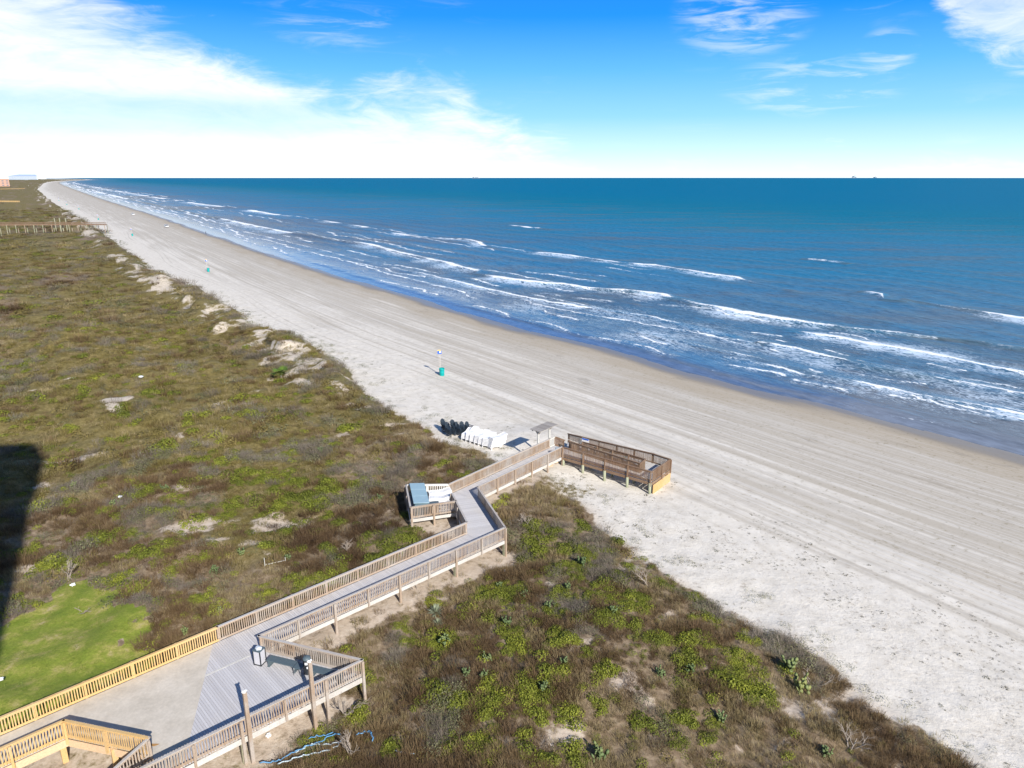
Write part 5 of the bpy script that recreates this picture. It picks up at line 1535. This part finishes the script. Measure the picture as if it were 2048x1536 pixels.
bare_bush(ath(700, 1510), 1.5, 6, 'pale dead stems above the tangle of hoses', .7)
bare_bush(ath(1050, 1050), 1.4, 7, 'grey bare bush beside the diagonal part of the walkway', .6)
bare_bush(ath(1290, 1170), 1.4, 8, 'grey bare bush at the dune foot below the ramp', .6)
bare_bush(ath(830, 1180), 1.3, 9, 'dry bare bush against the walkway edge', .5)
bare_bush(ath(1630, 1372), 1.2, 10, 'pale bare stem lying beside the tall prickly pear', .25)
# white stick frame
p = ath(530, 1132); m = MB(); m.beam((0, 0, 0), (0, 0, .7), .04, .04); m.beam((0, 0, .1), (1.5, .25, .18), .045, .04); m.beam((1.5, .25, -.1), (1.5, .25, .45), .035, .035)
o = m.build('stick_frame', M['palewood'], None); o.location = p; o.rotation_euler[2] = .2; tag(o, 'small frame of pale sticks standing in the scrub behind the walkway', 'stick frame')
# rounded lime bushes that stand out from the mats
BUSH = MB()
for (bx, by, br, bh, bn, bs) in ((0, 0, .55, .5, 260, 71), (.5, .15, .42, .36, 170, 72), (-.42, .3, .38, .3, 150, 73), (.1, -.5, .4, .3, 150, 74), (-.3, -.35, .3, .26, 90, 75), (.85, -.2, .26, .2, 70, 76)):
    q = leaves(bn, br, bh, .062, bs); BUSH.add([(v.x + bx, v.y + by, v.z) if hasattr(v, 'x') else (v[0] + bx, v[1] + by, v[2]) for v in q.v], q.f)
BO = None
BP = [((1085, 1105), 1.5, 'wide lime green bush beside the corner post of the walkway'), ((975, 1240), 1.35, 'dense lime bush in the scrub below the straight walkway'), ((1040, 1290), 1.3, 'tall lime bush on the left flank of the hump'), ((1140, 1280), 1.2, 'lime bush along the crest of the hump'),
      ((1205, 1410), .9, 'round lone lime bush on the bare sandy slope'), ((1280, 1440), 1.2, 'dark green bush at the bottom of the sandy slope'), ((1125, 1353), .7, 'small round lime bush on the hump'), ((1215, 1340), 1.2, 'spreading lime bush right of the hump crest'), ((1075, 1430), 1.2, 'lime bush in front of the hump'), ((1155, 1100), .9, 'lime bush between the ramp sand and the corner post'), ((535, 1070), .9, 'round lime bush on the bare patch behind the walkway'), ((865, 1205), 1.0, 'lime bush behind the spiky yucca'), ((1370, 1440), .7, 'small round lime bush among prickly pears low on the right')]
for i, (px, s, lab) in enumerate(BP):
    if BO is None: o = BO = BUSH.build('lime_bush', M['lime'], None)
    else: o = BO.copy(); COL.objects.link(o)
    o.location = ath(*px) - ZV * .05; o.rotation_euler = (0, 0, i * 1.1); o.scale = (s * .95, s * .75, s * .72); tag(o, lab, 'bush', 'lime bushes on the dune')
# ---------------------------------------------------------------- sky, sun, camera
SUN_EL, SUN_AZ = math.radians(32), math.radians(151.5)     # azimuth clockwise from +Y
w = bpy.data.worlds.new('World'); scene.world = w; w.use_nodes = True
t = NT(w.node_tree)
bg = t.n['Background']
sky = t.node('ShaderNodeTexSky', sky_type='NISHITA')
sky.sun_disc = False; sky.sun_elevation = SUN_EL; sky.sun_rotation = SUN_AZ
sky.air_density = 1.0; sky.dust_density = .4; sky.ozone_density = 2.0
dirn = t.node('ShaderNodeTexCoord').outputs['Generated']
sp = t.node('ShaderNodeSeparateXYZ'); t.l.new(dirn, sp.inputs[0])
az = t.math('MULTIPLY', t.math('ARCTAN2', sp.outputs[0], sp.outputs[1]), 57.2958)
el = t.math('MULTIPLY', t.math('ARCSINE', sp.outputs[2]), 57.2958)
S = 10.0   # the background runs at strength 0.1
def k(c): return tuple(q * S for q in c)
blue = t.ramp(t.lin(el, 0, 40, 0, 1), [(0, (.80, .90, .96)), (.05, (.52, .77, .97)), (.11, (.25, .58, .96)), (.19, (.10, .42, .95)), (.28, (.002, .245, .90)), (.45, (.006, .13, .46)), (1.0, (.02, .085, .24))])
bl = t.mix(1.0, blue, (S, S, S), 'MULTIPLY')
base = t.mix(.06, bl, sky.outputs[0])
# cirrus: coordinates in degrees on the sky
P = t.xyz(az, el)
n1 = t.noise(t.mapping(P, (.055, .20, 1), rot=(0, 0, math.radians(9))), 1.0, 7, .62, .7)
n2 = t.noise(t.mapping(P, (.22, .75, 1), rot=(0, 0, math.radians(14))), 1.0, 6, .66, .8)
def curve(x, pts, x0, x1, y1):
    nd = t.node('ShaderNodeFloatCurve'); c = nd.mapping.curves[0]
    pts = [((a - x0) / (x1 - x0), b / y1) for a, b in pts]
    while len(c.points) < len(pts): c.points.new(.5, .5)
    for p, q in zip(c.points, pts): p.location = q; p.handle_type = 'VECTOR'
    nd.mapping.use_clip = False; nd.mapping.update()
    t.put(nd.inputs['Value'], t.lin(x, x0, x1, 0, 1))
    return t.math('MULTIPLY', nd.outputs[0], y1)
top = curve(az, [(-60, 16), (-38, 15.5), (-30, 12.6), (-26, 10.2), (-20.5, 8.3), (-16.5, 7.3), (-12.5, 5.8), (-10, 7.2), (-6, 7.2), (-3.7, 6.6), (-1, 4.6), (3, 2.4), (10, 1.0), (20, .3), (36, .0), (60, .0)], -60, 60, 20)
edge_d = t.math('SUBTRACT', top, el)
den = t.math('ADD', edge_d, t.math('ADD', t.lin(n1, .2, .8, -3.2, 3.2), t.lin(n2, .2, .8, -1.7, 1.7)))
cl = t.sstep(-1.2, 3.2, den)
thin = t.math('ADD', t.math('MULTIPLY', n1, .7), t.math('MULTIPLY', n2, .3))
# thinner blue-white bands inside the bank at 3 to 6 degrees
band = t.math('MULTIPLY', t.sstep(6.2, 4.6, el), t.sstep(2.0, 3.6, el))
band = t.math('MULTIPLY', band, t.sstep(-9, -16, az))
inner = t.lin(thin, .36, .60, .42, 1.0)
inner = t.math('MULTIPLY', inner, t.math('SUBTRACT', 1.0, t.math('MULTIPLY', band, .45)))
cl = t.math('MULTIPLY', cl, inner, clamp=True)
# the cloud in the upper right and the wisps
low = curve(az, [(-60, 40), (26, 17), (28.2, 11.2), (30, 8.8), (33, 7.2), (36, 6.0), (60, 3)], -60, 60, 40)
rd = t.math('ADD', t.math('SUBTRACT', el, low), t.math('ADD', t.lin(n1, .2, .8, -1.2, 1.2), t.lin(n2, .2, .8, -1.3, 1.3)))
rc = t.math('MULTIPLY', t.sstep(-.8, 1.6, rd), t.lin(n2, .3, .65, .42, .85))
n3 = t.noise(t.mapping(P, (.16, .95, 1), rot=(0, 0, math.radians(-24))), 1.0, 6, .62, .9)
wm = t.math('MULTIPLY', t.sstep(.50, .66, t.noise(t.mapping(P, (.10, .22, 1), loc=(2.1, .4, 0)), 1.0, 2)), t.sstep(.50, .72, n3))
wm = t.math('MULTIPLY', wm, .75)
def blob(a0, e0, ra, re, s):
    dx = t.math('DIVIDE', t.math('SUBTRACT', az, a0), ra); dy = t.math('DIVIDE', t.math('SUBTRACT', el, e0), re)
    r2 = t.math('ADD', t.math('MULTIPLY', dx, dx), t.math('MULTIPLY', dy, dy))
    return t.math('MULTIPLY', t.sstep(1.0, .0, r2), s)
bl1 = t.math('MULTIPLY', t.math('MAXIMUM', blob(16.5, 10.8, 5.5, 3.2, .55), blob(26.0, 8.0, 2.2, 1.8, .5)), t.sstep(.42, .66, n3))
bl2 = t.math('MULTIPLY', t.math('MAXIMUM', blob(-13, 10.5, 6, 2.2, .28), blob(21.5, 6.2, 7, 2.4, .45)), t.sstep(.44, .68, n3))
al = t.math('MAXIMUM', t.math('MAXIMUM', cl, rc), t.math('MAXIMUM', t.math('MAXIMUM', bl1, bl2), t.math('MULTIPLY', wm, .12)))
al = t.math('MULTIPLY', al, t.sstep(40, 18, t.math('ABSOLUTE', el)))
white = t.mix(t.lin(el, 2, 12, 0, 1), k((.86, .905, .95)), k((.72, .77, .92)))
col = t.mix(t.math('MULTIPLY', al, 1.0, clamp=True), base, white)
t.l.new(col, bg.inputs['Color']); bg.inputs['Strength'].default_value = .1

sl = bpy.data.lights.new('sun', 'SUN'); sl.energy = 5.0; sl.angle = math.radians(.53); sl.color = (1.0, .95, .87)
so = bpy.data.objects.new('sun', sl); COL.objects.link(so)
sd = Vector((math.sin(SUN_AZ) * math.cos(SUN_EL), math.cos(SUN_AZ) * math.cos(SUN_EL), math.sin(SUN_EL)))
so.rotation_euler = sd.to_track_quat('Z', 'Y').to_euler(); so.location = sd * 100 + Vector((0, 0, 50))

cam = bpy.data.cameras.new('camera'); cam.sensor_fit = 'HORIZONTAL'; cam.sensor_width = 36
cam.lens = 36 * F / 2048; cam.clip_start = .5; cam.clip_end = 120000
co = bpy.data.objects.new('camera', cam); COL.objects.link(co)
co.location = (0, 0, HC); co.rotation_euler = (PI / 2 - PITCH, 0, 0)
scene.camera = co
vs = scene.view_settings
vs.view_transform = 'Standard'; vs.look = 'None'; vs.gamma = 1; vs.exposure = .42; vs.use_curve_mapping = False
